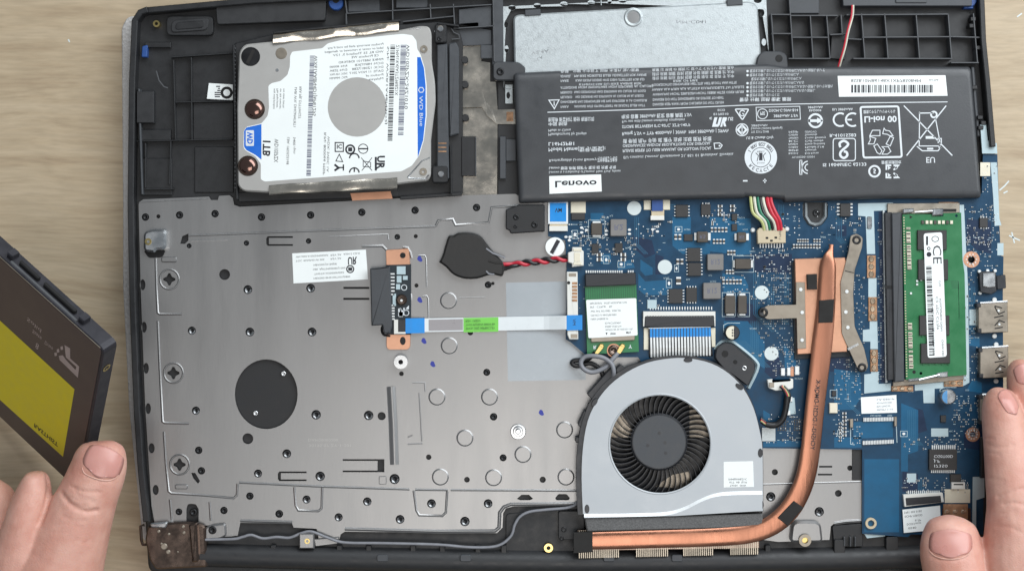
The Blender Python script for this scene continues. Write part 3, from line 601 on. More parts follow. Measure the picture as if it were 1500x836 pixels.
def ink(b):
    z = ZL+.02
    T(b, '1TB', 396, 204, 11, 25, dn, lf, z, .03); T(b, 'WD10SPZX', 408, 204, 6, 34, dn, lf, z)
    T(b, '5400 rpm', 433, 201, 3.6, 24, dn, lf, z); T(b, 'LBA: 1953525168', 424, 201, 3.6, 40, dn, lf, z) 
    T(b, 'LNR WX: DHG694T8T1', 435, 128, 3.6, 58, dn, lf, z); T(b, 'RRA MJL D7T7WG2T', 442, 127, 3.6, 47, dn, lf, z)
    for i, q in enumerate(('may void product', 'Max Amps power', 'or its owner', 'no user parts')): T(b, q, 403+i*4.6, 130, 3, 30-2*(i % 2), dn, lf, z)
    T(b, 'WX61AA8N4D1J6P81295', 465, 82, 5, 88, dn, lf, z)
    for i, (q, wd) in enumerate((('Product warranty shall be void if any', 82), ('label or cover is removed or damaged', 86), ('WD RL SS Thailand 5, 12V', 74), ('CE Products WE', 40), ('PIMKE 5887101 ID87K4D', 66), ('DCM: HBMTJKB', 42), ('DCX: 1Z0817Z88', 46), ('DATE: 11 NOV 2017', 50), ('Product of', 26), ('Malaysia', 22))):
        T(b, q, 562+(-7 if i == 3 else 0), 66+i*5.6, 3.2, wd, (-1, 0.075), (-0.07, -1), z)
    for i, q in enumerate(('R/N: 80000', 'D/N: JZ8A', '5VDC 1.0A MAX', 'PSC: MMMM')): T(b, q, 509, 98+i*5.6, 3, 26, (-1, .075), (-.07, -1), z)
    bars(b, 572, 66, 140, 7, z, dn, (1, 0), 3, unit=1.3)
    T(b, 'S/N: WXR1A48N5D2J', 570, 68, 3, 114, dn, lf, z); T(b, 'Z1MN1/K45A3TZ9R8Z1X', 585, 66, 4.6, 74, dn, lf, z); T(b, 'WD10SPZX-24Z10T0', 600, 66, 5, 94, dn, lf, z)
    T(b, 'WDX: 5VDC 1A', 483, 200, 3.2, 52, dn, lf, z); T(b, 'R/N: 800066 MSIP', 478, 194, 3.4, 62, dn, lf, z)
    b.stroke(rect(491, 209, 503, 222), 1.6, z, True); T(b, 'IC', 493, 212, 6, 8, z=z, bold=.03); b.ring(513, 219, 7.5, 5, ZH, z, 20); b.box(510, 216, 516, 222, ZH, z, 0); b.ring(532, 218, 7.5, 6.3, ZH, z, 20); b.box(525, 217, 539, 219, ZH, z, 0)
    b.stroke(arc(519, 232, 7, 180, 360, 10), 2, z); b.stroke(arc(519, 253, 7, 180, 360, 10), 2, z); b.box(518, 246, 520, 252, ZH, z, 0)
    b.stroke([(497, 226), (492, 236), (502, 237)], 1.2, z, True); b.stroke([(490, 241), (496, 246), (490, 250)], 3, z); b.box(496, 244.5, 504, 246.5, ZH, z, 0); b.box(502, 241, 504, 250, ZH, z, 0)
    b.stroke([(529, 231), (545, 250)], 1, z); b.stroke([(545, 231), (530, 250)], 1, z); b.stroke([(532, 236), (543, 238), (543, 245), (532, 244)], 1, z, True)
    T(b, 'UR', 553, 228, 11, 20, dn, (1, 0), z, .04); b.box(549, 230, 552, 250, ZH, z, 0)
one('printed_lettering', 'ink_black', lab_o, ink)
one('printed_barcode', 'ink_grey', lab_o, lambda b: bars(b, 454, 82, 176, 6.5, ZL+.02, dn, (1, 0), 5, unit=1.1))
one('printed_barcode', 'ink_grey', lab_o, lambda b: bars(b, 587, 66, 132, 8, ZL+.02, dn, (1, 0), 8, unit=1.1))
def logo(b):
    T(b, 'WD Blue', 614, 141, 5.4, 44, (0.02, 1), (1, 0), ZL+.02); b.stroke(circ(617, 132, 4, 6), 1.2, ZL+.02, True)
one('logo_field', 'ink_white', lab_o, lambda b: b.flat(rr(360, 191, 372, 214, 1.5), ZL+.02))
lo = one('printed_logo', 'ink_white', lab_o, logo)
one('printed_letters', 'blue_print', lab_o, lambda b: T(b, 'WD', 370, 194, 8, 17, (0, 1), (-1, 0), ZL+.04, .04))
one('spindle_cover', 'drive_metal', hd, lambda b: b.disc(523, 157, 41.5, ZH-.1, ZH+.02, .02, 40))
for x, y, r, m in ((367, 83, 14, 'screw_black'), (373, 160, 15, 'hinge_metal'), (363, 243, 15, 'hinge_metal')):
    o = one('rubber_plug' if m == 'screw_black' else 'plug', m, hd, lambda b: b.disc(x, y, r, ZH-.1, ZH+.25, .2, 28)); 
    one('plug_slot', 'foam_black' if m == 'screw_black' else 'screw_black', o, lambda b: b.box(x-2.5, y-11, x+2.5, y+11, ZH+.2, ZH+.3, 0, 25)) if m == 'screw_black' else one('plug_face', 'plug_metal', o, lambda b: dome(b, x, y, r*.82, ZH+.22, 1.5), smooth=True)
one('plug', 'nickel', hd, lambda b: b.disc(412, 78.5, 8.5, ZH-.1, ZH+.12, .1)); one('breather_hole', 'bright_steel', hd, lambda b: b.disc(406, 103, 2.4, ZH-.1, ZH+.08, .02))
for x, y in ((621, 72), (620, 251.5)):
    one('case_screw', 'nickel', hd, lambda b: b.ring(x, y, 5.4, 2.4, ZH-.1, ZH+.4), smooth=True)
for q in ([(600, 43), (616, 41.5)], [(597, 260), (618, 236), (630, 231)], [(598, 261), (624, 262), (628, 256)]): one('case_seam', 'bright_steel', hd, lambda b: b.ridge(q, 2.4, ZH-.02, .3))

# ---------------------------------------------------------------- battery
ZB = 17.5
bt = thing('battery_pack', 'flat black laptop battery printed with white warnings and logos', 'battery', 1090, 195, 11.7)
def batt(b):
    o = rnd([(752, 106), (900, 99.5), (1125, 93), (1152, 97), (1424, 97), (1439, 290), (1290, 290.5), (1151, 296), (1148, 292), (1092, 288), (1090, 290), (760, 297)], [7, 2, 2, 3, 6, 5, 2, 2, 2, 2, 2, 4])
    top = [P(x, y, ZB) for x, y in o]; n = len(top); cx = sum(p.x for p in top)/n; cy = sum(p.y for p in top)/n
    rings = []
    for ins, z in ((0, 11.75), (0, 15.2), (0.5, 16.3), (1.6, 17.0), (3.2, 17.38), (5.0, ZB)):
        r = []
        for p in top:
            sx = 1-ins/1000/0.105*0.45; sy = 1-ins/1000/0.029*0.8
            r.append(Vector((cx+(p.x-cx)*sx, cy+(p.y-cy)*sy, z/1000)))
        rings.append(r)
    vs = [p for r in rings for p in r]
    fs = [(k*n+i, k*n+(i+1) % n, (k+1)*n+(i+1) % n, (k+1)*n+i) for k in range(len(rings)-1) for i in range(n)]+[tuple((len(rings)-1)*n+i for i in range(n))]
    b.add(vs, fs)
one('pack', 'battery_wrap', bt, batt, smooth=True)
e1 = blk('mounting_ear', 'battery_wrap', bt, rnd([(722, 93), (727, 90), (760, 91), (770, 99), (768, 118), (726, 118), (722, 114)], 4), 11.75, 15, .5); screw(733, 105, 6.5, 15.5, e1)
e2 = blk('mounting_ear', 'battery_wrap', bt, rnd([(1110, 82), (1118, 75), (1145, 75), (1153, 81), (1155, 104), (1106, 104)], 5), 11.75, 15, .5); one('ear_hole', 'hole_black', e2, lambda b: b.disc(1141, 86, 5.5, 14.9, 15.05, 0))
ZT = ZB+.06
def bprint(b):
    z = ZT; e, u = (0.9995, -0.03), (0.03, 0.9995)
    def t(s, x, y, h, wd, bold=0, a=0.018): T(b, s, x, y, h, wd, (1, -a), (a, 1), z, bold)
    rows1 = [('危険', 821, 103, 12), ('ADVARSEL', 821, 110.5, 15), ('FARE', 821, 117, 12), ('ATTENZIONE', 821, 127, 24), ('PERIGO', 821, 134, 17), ('PELIGRO', 821, 141, 17), ('DANGER', 821, 148, 19), ('FARA', 821, 155, 12)]
    body1 = ['分解 火中投下 加熱 水濡れ 強い衝撃', 'MA IKKE ADSKILLES ELLER UDSAETTES FOR VARME', 'KAN EKSPLODERE HVIS DEN UTSETTES FOR ILD', 'NON SMONTARE NON ESPORRE AL CALORE', 'NAO DESMONTE NAO EXPONHA AO CALOR OU FOGO', 'NO DESARME NO EXPONGA AL CALOR NI AL FUEGO', 'NE PAS DEMONTER NE PAS EXPOSER A LA CHALEUR', 'ANVAND INTE OM BATTERIET AR SKADAT ELLER VATT']
    for i, ((s, x, y, wd), bd) in enumerate(zip(rows1, body1)):
        t(s, x, y, 3.6, wd); t(bd, 847 if i in (3,) else 839+(i % 3)*2, y-.5, 3.6, 103+((i*37) % 14)-6)
    t('KYNNYS FAR DU IKKE AABNE RISK', 848, 122.5, 3.2, 92)
    rows2 = [('廃棄 は 地域 の 規則 に 従って ください 使用 済み', 955, 101, 3.6, 120), ('請勿 拆解 擠壓 穿刺 短路 外部 接點 或 丟棄 於 火中', 955, 107, 4, 120), ('请勿 拆解 挤压 穿刺 短路 外部 接点 或 丢弃 于 火中', 955, 113, 4, 120), ('RISK OF FIRE', 986, 117.5, 3.2, 36),
             ('VOORZICHTIG DEMONTEER NIET STEL NIET BLOOT AAN HITTE', 955, 123, 3.6, 124), ('VAARA ALA PURA ALA ALTISTA KUUMUUDELLE TAI TULELLE', 955, 130, 3.6, 135), ('WARNUNG NICHT ZERLEGEN NICHT UEBER HITZE ODER FEUER', 956, 137, 3.6, 134), ('DANGER DO NOT DISASSEMBLE OR EXPOSE TO HEAT', 956, 144.5, 3.8, 104), ('DANGER KEEP AWAY FROM CHILDREN DO NOT CRUSH', 956, 151.5, 3.8, 104)]
    for s, x, y, h, wd in rows2: t(s, x, y, h, wd, 0, .03)
    for i, wd in enumerate((110, 72, 74, 80, 122, 96, 44)): 
        y = 102.5+i*5.9; t('電池を分解しないでください火の中に入れない加熱しないで水濡れ強い衝撃を与えない'[: max(8, wd//4)], 1098-(0 if i != 2 else -2), y, 3.6, wd, 0, .012); b.disc(1095, y+2, 1.8, ZB, z, 0, 10) if i != 2 else None
    t('警告 分解 加熱 衝撃 厳禁', 1083, 144, 4.4, 76, .01, .012)
    b.stroke([(802, 164.7), (960, 160), (1110, 153.5), (1260, 151), (1388, 149.5)], 1.2, z)
    b.stroke([(804, 147), (819, 146.5), (812, 159.5)], 1.4, z, True); b.stroke([(811.6, 149), (811.8, 155)], 1.3, z)
    t('制造商 新普科技 股份 有限公司', 803, 173, 5, 67, .01); t('中国 制造', 803, 179.5, 4.4, 28, .01)
    t('Made in China', 803, 189.5, 3.8, 33); t('Manufactured by Simplo', 803, 195.2, 4.2, 56); t('L16M2PB1', 803, 208.8, 5, 38, .012); t('Model Name(型号/型號):', 803, 217, 5.4, 84, .012)
    t('Rechargeable Li-ion Battery', 804, 233.5, 4, 70); t('可充电锂离子电池', 875, 230.8, 6, 29, .01); t('Lenovo 聯想 商標 鋰離子 電池 組 充電 专用', 804, 244.8, 3.8, 98, .01); t('Lenovo is a trademark of Lenovo, New York, please', 804, 251, 3.6, 105)
    a = .03
    t('电池 容量 3895mAh 额定 容量 典型 7.5V', 910, 169, 4.8, 103, .01, a); t('For use with Lenovo notebook computers', 911, 176.5, 4.2, 92, 0, a); t('STORE BETWEEN 0°C-60°C, 32°F-140°F', 911, 183.8, 4.4, 100, .01, a)
    t('Rating 7.5V = TYP 4000mAh | 30Wh  MIN 3895mAh | 29Wh', 911, 194, 4.8, 156, .01, a); t('请 参阅 用户 手册 或 遵守 当地 法规 废弃 处理', 912, 204.5, 5, 130, .01, a)
    t('ORDINANCES AND/OR REGULATIONS FOR DISPOSAL.', 912, 211.8, 4.2, 130, .006, a); t('PLEASE REFER TO USER MANUAL OR FOLLOW LOCAL', 912, 219, 4.4, 130, .01, a); t('EU contact: Lenovo, Einsteinova 21, 851 01 Bratislava, Slovakia', 913, 229, 4, 161, 0, a)
    # battery pictogram, UR, triangle, S box, TISI
    b.stroke([(1046, 210), (1054, 209.5), (1058, 213), (1055, 217.5), (1047, 218)], 1.3, z, True); b.disc(1054, 213.7, 1.4, ZB, z, 0, 8)
    b.flat([(1043, 186), (1046.5, 172), (1051, 172), (1048.5, 182), (1051, 182), (1053.5, 172), (1057.5, 172), (1054.5, 183), (1052, 186)], z)
    b.flat([(1054.8, 186), (1058.8, 172), (1065, 172), (1064, 177), (1062, 179), (1064, 185.5), (1060.5, 185.5), (1059, 180), (1058, 186)], z); t('c', 1039, 172, 5, 4, .02); t('US', 1066, 172, 5, 8, .02); t('E170210', 1045, 166, 3.2, 22, .01); t('ECO', 1051, 160, 3.2, 11, .01)
    b.stroke(rnd([(1076.5, 160), (1097, 160), (1087.5, 176)], 2.5, 3), 1.7, z, True); b.stroke(arc(1087.5, 166, 4, 20, 330, 12), 1.4, z); b.stroke([(1087.5, 166), (1091, 169)], 1.4, z)
    b.stroke([(1107.5, 157.5), (1171.5, 156), (1172.5, 175), (1108.5, 177)], 1, z, True); b.stroke(circ(1117, 167, 7.3, 20), 1.1, z, True); t('PSE', 1113.5, 164, 5, 7, .02); t('DSGM-C-20W-B14', 1126, 160.3, 4, 43, .01); t('3895mAh 7.5V', 1133, 168.2, 4, 36, .01)
    b.stroke(circ(1087, 190.3, 8.8, 22), 1.4, z, True); b.stroke([(1087, 183.5), (1093.5, 190.3), (1087, 197), (1080.5, 190.3)], 3, z, True); b.box(1086.4, 184, 1087.6, 197, ZB, z, 0)
    for i, q in enumerate(('3895mAh', 'Lenovo Limited (Beijing)', 'TIS 2217-2548')): t(q, 1100, 182.7+i*4.6, 3.2, (24, 46, 26)[i])
    t('US & Canada Only', 1093, 200.5, 4, 40, .006)
    b.ring(1114.5, 230.6, 23.8, 14.8, ZB, z, 40); b.disc(1114.5, 230.6, 13.8, ZB, z, 0, 32)
    t('-', 1088.5, 262.5, 8, 6.5, .05, 0); b.box(1117.6, 264, 1123, 265.6, ZB, z, 0); b.box(1119.5, 262, 1121.2, 268, ZB, z, 0)
    for i in range(8): t(('MSIP', 'CHINA', 'TAIWAN', '', 'PANDA', 'COREA', 'BSMI', 'R41015')[i] or 'KC', 1155, 192+i*4.5, 2.9, 14); t(('LENOVO', 'Sunwoda', 'Li-ion Battery', 'Cell made', 'Date printed', 'Model L16', 'Capacity', 'R.O Korea')[i], 1179, 192+i*4.5, 2.9, (17, 18, 31, 27, 29, 28, 17, 20)[i])
    t('YU10230-15001', 1160, 229, 2.9, 33)
    b.stroke([(1171.5, 235), (1171.5, 255.5)], 1.4, z); b.stroke([(1174.6, 235), (1174.6, 255.5)], 1.4, z); b.stroke([(1170.8, 235), (1175.3, 235)], 1.2, z); b.stroke([(1170.8, 255.5), (1175.3, 255.5)], 1.2, z)
    b.stroke(arc(1184, 245.3, 9, 265, 95, 12), 1.6, z); b.stroke(arc(1184, 245.3, 4.8, 265, 95, 10), 1.5, z)
    b.ring(1194.5, 177, 11, 8, ZB, z, 28); b.flat([(1184, 175), (1197, 175), (1197, 172.5), (1206, 177), (1197, 181), (1197, 179), (1184, 179)], z); t('EN2009', 1185, 160.5, 3.2, 18, .01); t('3895mAh', 1183, 156, 3.2, 22, .01)
    b.stroke(arc(1231, 175.5, 10, 300, 60, 12, 9.5), 2.6, z); b.stroke(arc(1249, 175.5, 10, 300, 60, 12, 9.5), 2.6, z); b.stroke([(1241, 175.5), (1248, 175.5)], 2.4, z); t('EU 3895mAh', 1219, 159, 3.4, 30, .01)
    t('R-41015283', 1215, 196.5, 4.6, 39, .014); b.stroke(rr(1220.5, 203, 1253, 235.5, 4), 1.4, z, True); t('IS 16046/IEC 62133', 1205, 239.5, 4.8, 64, .014)
    b.stroke([tuple(q) for q in smooth_path([(1231, 216), (1230, 210), (1236, 206.5), (1242, 210), (1241, 214), (1232, 222), (1231, 228), (1236, 231.5), (1241, 228), (1240, 223), (1236, 222)], 4)], 3.4, z)
    b.stroke(rnd([(1260.5, 157), (1316, 156), (1321, 230), (1265, 231)], 3), 2.8, z, True); t('環境にやさしいリサイクル', 1264.5, 162, 4, 47, .01); t('Li-ion 00', 1265.5, 171, 9, 48, .03)
    def arrow(pts): b.stroke(pts, 1.2, z, True)
    arrow([(1274, 199), (1278, 191), (1289, 191), (1289, 199)]); arrow([(1274, 200), (1283, 203), (1280, 211), (1272, 211), (1275, 205)]); arrow([(1293, 196), (1295, 188), (1297, 191), (1303, 192), (1308, 199), (1303, 199), (1300, 197)]); arrow([(1304, 200), (1309, 202), (1304, 214), (1298, 211)])
    arrow([(1280, 214), (1285, 211), (1292, 221), (1289, 226), (1285, 224)]); arrow([(1292, 215), (1301, 215), (1305, 222), (1300, 226), (1292, 226), (1296, 219)])
    b.stroke([(1324, 155), (1395, 228)], 1.7, z); b.stroke([(1386, 155), (1328, 228)], 1.7, z); b.stroke([(1347, 164), (1346.5, 214), (1378, 214), (1370, 172)], 1.4, z); b.stroke([(1346, 166), (1368, 165.5)], 1.6, z); b.ring(1368, 168, 5.5, 3, ZB, z, 18); b.box(1356, 199.5, 1369, 203.5, ZB, z, 0)
    b.stroke([(1343, 214.5), (1351, 221), (1374, 221), (1379, 215)], 1.5, z); b.stroke([(1358, 218), (1367, 218)], 2.6, z); b.disc(1377, 215.5, 2.4, ZB, z, 0, 10); b.stroke([(1374, 203), (1379, 203), (1379, 209), (1374, 209)], 1.3, z, True)
    t('EU', 1356, 230.5, 8.5, 13.5, .01)
    b.ring(1281, 251, 9.2, 6.4, ZB, z, 26); t('5', 1279, 247.5, 7, 4, .03); t('廢電池請回收', 1291, 236, 4, 29, .01)
    for sx, sy in ((0, 0), (1, 0), (0, 1), (1, 1)):
        x, y = 1302+sx*10.5, 246+sy*10.5; b.stroke([(x-3.6, y+3 if sy == 0 else y-3), (x-3.6 if sx == 0 else x+3.6, y-3.6 if sy == 0 else y+3.6), (x+3.6 if sx == 0 else x-3.6, y-3.6 if sy == 0 else y+3.6)], 2.4, z)
        b.flat([(x-1.5, y-3), (x+3, y), (x-1, y+3)], z)
one('printed_lettering', 'ink_white', bt, bprint)
def ringtext(b):
    z = ZT+.03
    for s, a0, a1, dirn in (('1.800.822.8837', 205, 335, 1), ('RECYCLE', 150, 30, -1)):
        for i, ch in enumerate(s):
            a = R(a0+(a1-a0)*(i+.5)/len(s)); c_, s_ = math.cos(a), math.sin(a)
            if dirn == 1: e1_, e2_ = (-s_, c_), (-c_, -s_); r0 = 21.5
            else: e1_, e2_ = (s_, -c_), (c_, s_); r0 = 16.8
            T(b, ch, 1114.5+r0*c_-e1_[0]*1.9, 230.6+r0*s_-e1_[1]*1.9, 5, None, e1_, e2_, z, .012)
    b.box(1112, 224, 1117, 235, ZT, z, 0); b.stroke([(1107, 224), (1111, 228), (1109, 236)], 1, z); b.stroke([(1122, 224), (1118, 228), (1120, 236)], 1, z)
    T(b, 'RBRC', 1109, 221, 2.4, 11, z=z); T(b, 'Li-ion', 1109, 238, 2.4, 11, z=z)
one('ring_lettering', 'ink_black', bt, ringtext)
def lblk(b):
    T(b, '8SSB10M86148X1XP7850B4M', 1246, 116.2, 4.4, 103, z=ZT+.1); T(b, '20170A', 1360, 116, 2.8, 15, z=ZT+.1)
def lblk2(b):
    T(b, 'Lenovo', 812, 265.5, 9.4, 62, (1, -.02), (.02, 1), ZT+.1, .022)
one('serial_lettering', 'ink_black', bt, lblk)
one('logo_lettering', 'ink_black', bt, lblk2)
one('printed_barcode', 'ink_black', bt, lambda b: bars(b, 1247, 124.5, 119, 11.5, ZT+.1, seed=11, unit=1.5))
blk('barcode_label', 'label_white', bt, [(1227, 111.5), (1385, 110.5), (1388, 140.5), (1229, 142)], ZB, ZT+.05, 0)
blk('maker_label', 'label_white', bt, [(804.5, 258), (880.5, 255.5), (881.5, 280.5), (805, 284)], ZB, ZT+.05, 0)
# battery lead
for i, (x, m) in enumerate(((1099, 'wire_yellow'), (1104.5, 'wire_white'), (1109.5, 'wire_green'), (1113, 'wire_black'), (1117.5, 'wire_white'), (1123.5, 'wire_red'), (1128.5, 'wire_red'))):
    xe = 1119+i*4.2; p = [(x, 281, 14.6), (x+1, 296, 16.5), (x+4+i*.6, 312, 17.0), ((x+xe)/2+5, 322, 16.6), (xe-1, 330, 16), (xe, 337, 15.6)]
    one('wire', m, bt, lambda b: b.tube(smooth_path([P(*q) for q in p], 5), .00085 if m == 'wire_red' else .0007, 8), smooth=True)
# ---------------------------------------------------------------- motherboard
ZM = 13.0
mb = thing('motherboard', 'blue laptop motherboard crowded with chips and connectors', 'circuit board', 1150, 480, 11.6)
mo = [(803, 284), (803, 346), (828, 352), (830, 386), (829, 497), (836, 501), (862, 523), (935, 523), (960, 560), (1060, 570), (1100, 600), (1113, 656), (1263, 658), (1263, 781), (1330, 786), (1334, 782), (1440, 782), (1441, 700), (1466, 700), (1470, 640), (1469, 430), (1470, 376), (1466, 374), (1464, 330), (1461, 226), (1440, 226), (1438, 284)]
board = holed('board', 'pcb_blue', mb, mo, [rnd([(1176, 296), (1213, 296), (1213, 318), (1204, 330), (1194, 333), (1184, 330), (1176, 318)], 4), circ(1423, 380, 5, 16), circ(1425, 636, 4, 16), circ(1276, 766, 5, 16)], ZM-1.2, ZM)
for q in ([(865, 312), (884, 312), (884, 324), (865, 324)], [(985, 318), (1012, 318), (1012, 345), (1040, 358), (1040, 372), (1000, 372), (985, 360)], [(1040, 318), (1100, 320), (1100, 372), (1076, 374), (1064, 371), (1040, 368)], [(1058, 400), (1090, 405), (1096, 418), (1096, 428), (1060, 428)],
              [(935, 400), (945, 412), (975, 410), (985, 420), (985, 432), (945, 432), (935, 424)], [(938, 380), (956, 392), (956, 402), (945, 404), (938, 396)], [(1060, 470), (1095, 470), (1120, 500), (1120, 540), (1105, 530), (1062, 500)], [(1118, 600), (1128, 606), (1128, 640), (1118, 645)],
              [(1148, 505), (1166, 520), (1166, 545), (1150, 540)], [(1222, 540), (1260, 545), (1262, 580), (1250, 600), (1222, 600)], [(1266, 672), (1317, 672), (1317, 779), (1266, 779)], [(1320, 590), (1345, 600), (1345, 660), (1330, 665), (1330, 690), (1320, 690)],
              [(1425, 555), (1438, 560), (1438, 575), (1415, 572)], [(1415, 490), (1435, 495), (1435, 508), (1415, 505)], [(1118, 645), (1180, 645), (1180, 654), (1118, 654)], [(1222, 640), (1262, 640), (1262, 655), (1222, 655)], [(1250, 618), (1308, 614), (1308, 640), (1250, 642)],
              [(880, 372), (895, 372), (895, 386), (880, 386)], [(905, 384), (925, 380), (930, 392), (905, 396)]):
    one('copper_pour', 'pcb_light', mb, lambda b: b.flat(q, ZM+.03))
for q in ([(926, 345), (955, 352), (960, 372), (945, 378), (932, 366)], [(960, 372), (972, 376), (972, 402), (960, 402)], [(1062, 440), (1105, 446), (1108, 470), (1092, 478), (1062, 470)], [(1216, 520), (1244, 522), (1244, 544), (1216, 544)], [(1140, 522), (1150, 540), (1134, 556), (1120, 545), (1122, 530)], [(1287, 310), (1293, 310), (1296, 560), (1290, 560)], [(1330, 595), (1352, 600), (1358, 630), (1340, 636), (1326, 620)], [(1412, 630), (1440, 625), (1440, 660), (1412, 655)], [(1322, 690), (1345, 694), (1345, 720), (1322, 720)], [(1416, 320), (1452, 325), (1452, 372), (1430, 366), (1416, 350)], [(1224, 330), (1240, 330), (1240, 346), (1224, 346)], [(1100, 372), (1160, 372), (1160, 400), (1104, 398)]):
    one('dark_layer', 'pcb_navy', mb, lambda b: b.flat(q, ZM+.02))
rg = random.Random(5)
def traces(b):
    z = ZM+.05
    def bundle(x, y, dx, dy, n, ln, bend):
        for i in range(n):
            x0, y0 = x+i*dy*2.6, y+i*dx*2.6
            x1, y1 = x0+dx*ln, y0+dy*ln; x2, y2 = x1+(dx+dy)*bend, y1+(dy+dx)*bend; b.stroke([(x0, y0), (x1, y1), (x2, y2)], .6, z)
    for a in ((930, 318, 0, 1, 3, 40, 14), (1104, 400, 0, 1, 4, 60, 20), (1100, 470, 0, 1, 5, 50, 18), (1240, 560, 0, 1, 3, 30, 16), (1225, 315, 0, 1, 4, 34, 8), (1330, 600, 0, 1, 5, 40, 12), (1150, 405, 0, 1, 3, 70, -10), (1140, 300, 0, 1, 4, 36, 8), (1420, 420, 0, 1, 4, 60, 6), (950, 300, 1, 0, 3, 40, 8), (1062, 500, 1, 0, 4, 30, 20), (1125, 420, 0, 1, 4, 60, 6), (1345, 700, 0, 1, 4, 20, 10)): bundle(*a)
one('traces', 'pcb_trace', mb, traces, kind='stuff')
# fine soldered parts and silkscreen marks: too small to pick apart
sol, dk, slk, tan = MB(), MB(), MB(), MB()
def smd(x, y, wd, h, m=None, z=0.5):
    """two-ended chip part; long side horizontal if wd>h"""
    body = m or dk
    if wd >= h: body.box(x-wd*.25, y-h/2, x+wd*.25, y+h/2, ZM, ZM+z, .05); sol.box(x-wd/2, y-h/2, x-wd*.25, y+h/2, ZM, ZM+z*.9, .05); sol.box(x+wd*.25, y-h/2, x+wd/2, y+h/2, ZM, ZM+z*.9, .05)
    else: body.box(x-wd/2, y-h*.25, x+wd/2, y+h*.25, ZM, ZM+z, .05); sol.box(x-wd/2, y-h/2, x+wd/2, y-h*.25, ZM, ZM+z*.9, .05); sol.box(x-wd/2, y+h*.25, x+wd/2, y+h/2, ZM, ZM+z*.9, .05)
def field(x0, y0, x1, y1, n, sz=2.2, step=3.4):
    for _ in range(int(n*1.5)):
        x = x0+round(rg.random()*(x1-x0)/step)*step; y = y0+round(rg.random()*(y1-y0)/step)*step; k = rg.random()
        if k < .45: sol.box(x-sz*.35, y-sz*.35, x+sz*.35, y+sz*.35, ZM, ZM+.2, .03)
        elif k < .8: smd(x, y, sz*1.5 if rg.random() < .5 else sz*.8, sz*.8 if rg.random() < .5 else sz*1.5, rg.choice([dk, tan]), .4)
        else: slk.box(x-sz, y-.35, x+sz*.8, y+.35, ZM+.03, ZM+.06, 0)
for a in ((834, 322, 864, 360, 34), (880, 318, 896, 350, 10), (862, 348, 930, 384, 40), (922, 325, 984, 372, 22), (1030, 298, 1082, 330, 30), (1130, 300, 1172, 345, 18), (1100, 360, 1160, 410, 40), (1215, 320, 1262, 345, 16), (1120, 390, 1160, 440, 60, 1.6), (1112, 440, 1162, 520, 90, 1.6), (1130, 505, 1170, 550, 50, 1.6),
          (1245, 400, 1268, 510, 40, 1.6), (1220, 520, 1262, 560, 40, 1.6), (1222, 560, 1262, 650, 55, 1.8), (1120, 600, 1182, 650, 45, 1.8), (1414, 300, 1462, 360, 50, 1.8), (1416, 345, 1462, 420, 45, 1.8), (1414, 420, 1432, 560, 40, 1.8), (1395, 580, 1436, 640, 70, 1.9), (1322, 640, 1420, 660, 30, 1.8), (1322, 700, 1420, 724, 50, 1.8), (1440, 240, 1462, 330, 24, 1.6), (934, 420, 980, 450, 20, 1.8), (1050, 400, 1110, 440, 24, 1.8), (1052, 500, 1115, 560, 10), (1287, 320, 1293, 560, 60, 1.4), (832, 400, 856, 500, 24, 1.6), (1150, 300, 1262, 400, 40, 1.5)): field(*a)
def rowc(x0, y0, n, dx, dy, wd, h, m=None):
    for i in range(n): smd(x0+i*dx, y0+i*dy, wd, h, m or tan)
rowc(1043, 336.5, 5, 5.2, 0, 3.4, 7); rowc(1046, 353.5, 4, 4.8, 0, 3.2, 7); rowc(1169, 352.5, 5, 3.6, 0, 2.6, 5); rowc(1193, 352.5, 3, 4, 0, 2.6, 5); rowc(1163, 360.5, 10, 4.2, 0, 2.8, 6); rowc(1060, 412.5, 6, 5, 0, 3.4, 7); rowc(1065, 398, 3, 4.4, 0, 3.2, 6); rowc(1067, 370, 3, 4.4, 0, 3.2, 7); rowc(1055, 302, 3, 0, 6.2, 7, 3.6); rowc(1073, 302, 2, 0, 6, 7, 4)
rowc(990, 347, 2, 6, 0, 4, 8); rowc(993, 383, 2, 6, 0, 4, 8); rowc(878, 373, 2, 0, 7, 8, 5); rowc(913, 373, 2, 0, 7, 8, 5); rowc(994, 411, 1, 0, 0, 7, 11); rowc(1231, 620, 6, 0, 5, 4, 2.6); rowc(1237, 605, 7, 0, 5.4, 6, 3)
for x, y in ((852, 333.5), (852, 340.5), (859, 337), (888, 338), (888, 343.5), (922, 336.5), (922, 342.5), (963, 332), (956, 336), (963, 339), (829, 347), (834, 352), (835, 347)): sol.prism(circ(x, y, 2.6, 10, 1.9), ZM, ZM+.35, .1)
for x, y, a, c in ((842, 343.5, 4, 6), (888, 380.5, 4, 5.5), (910, 387, 5, 4.5), (994, 336, 5, 4), (980, 415, 4, 6), (991, 393, 3, 5), (1221, 576.5, 5, 5.5), (1231, 634, 4, 4), (1324, 635, 5, 4)):
    slk.stroke(rect(x-a, y-c, x+a, y+c), .7, ZM+.06, True); sol.prism(circ(x, y, a*.5, 10, c*.5), ZM, ZM+.3, .08)
for x, y in ((856, 655), (1230, 299), (1230, 304), (1230, 309), (1230, 314), (1248, 299), (1248, 304), (1248, 309), (1248, 314)): sol.box(x-4, y-1.2, x+1, y+1.2, ZM, ZM+.5, .05)
for k in range(24):
    sol.box(952+k*3.9, 449, 953.4+k*3.9, 453.5, ZM, ZM+.4, 0)
for k in range(9): sol.box(1113+k*4.1, 356, 1114.6+k*4.1, 363, ZM, ZM+.5, 0)
for k in range(22): sol.box(858+k*3.25, 396, 860+k*3.25, 399.5, ZM, ZM+.4, 0) if k not in (17, 18) else None
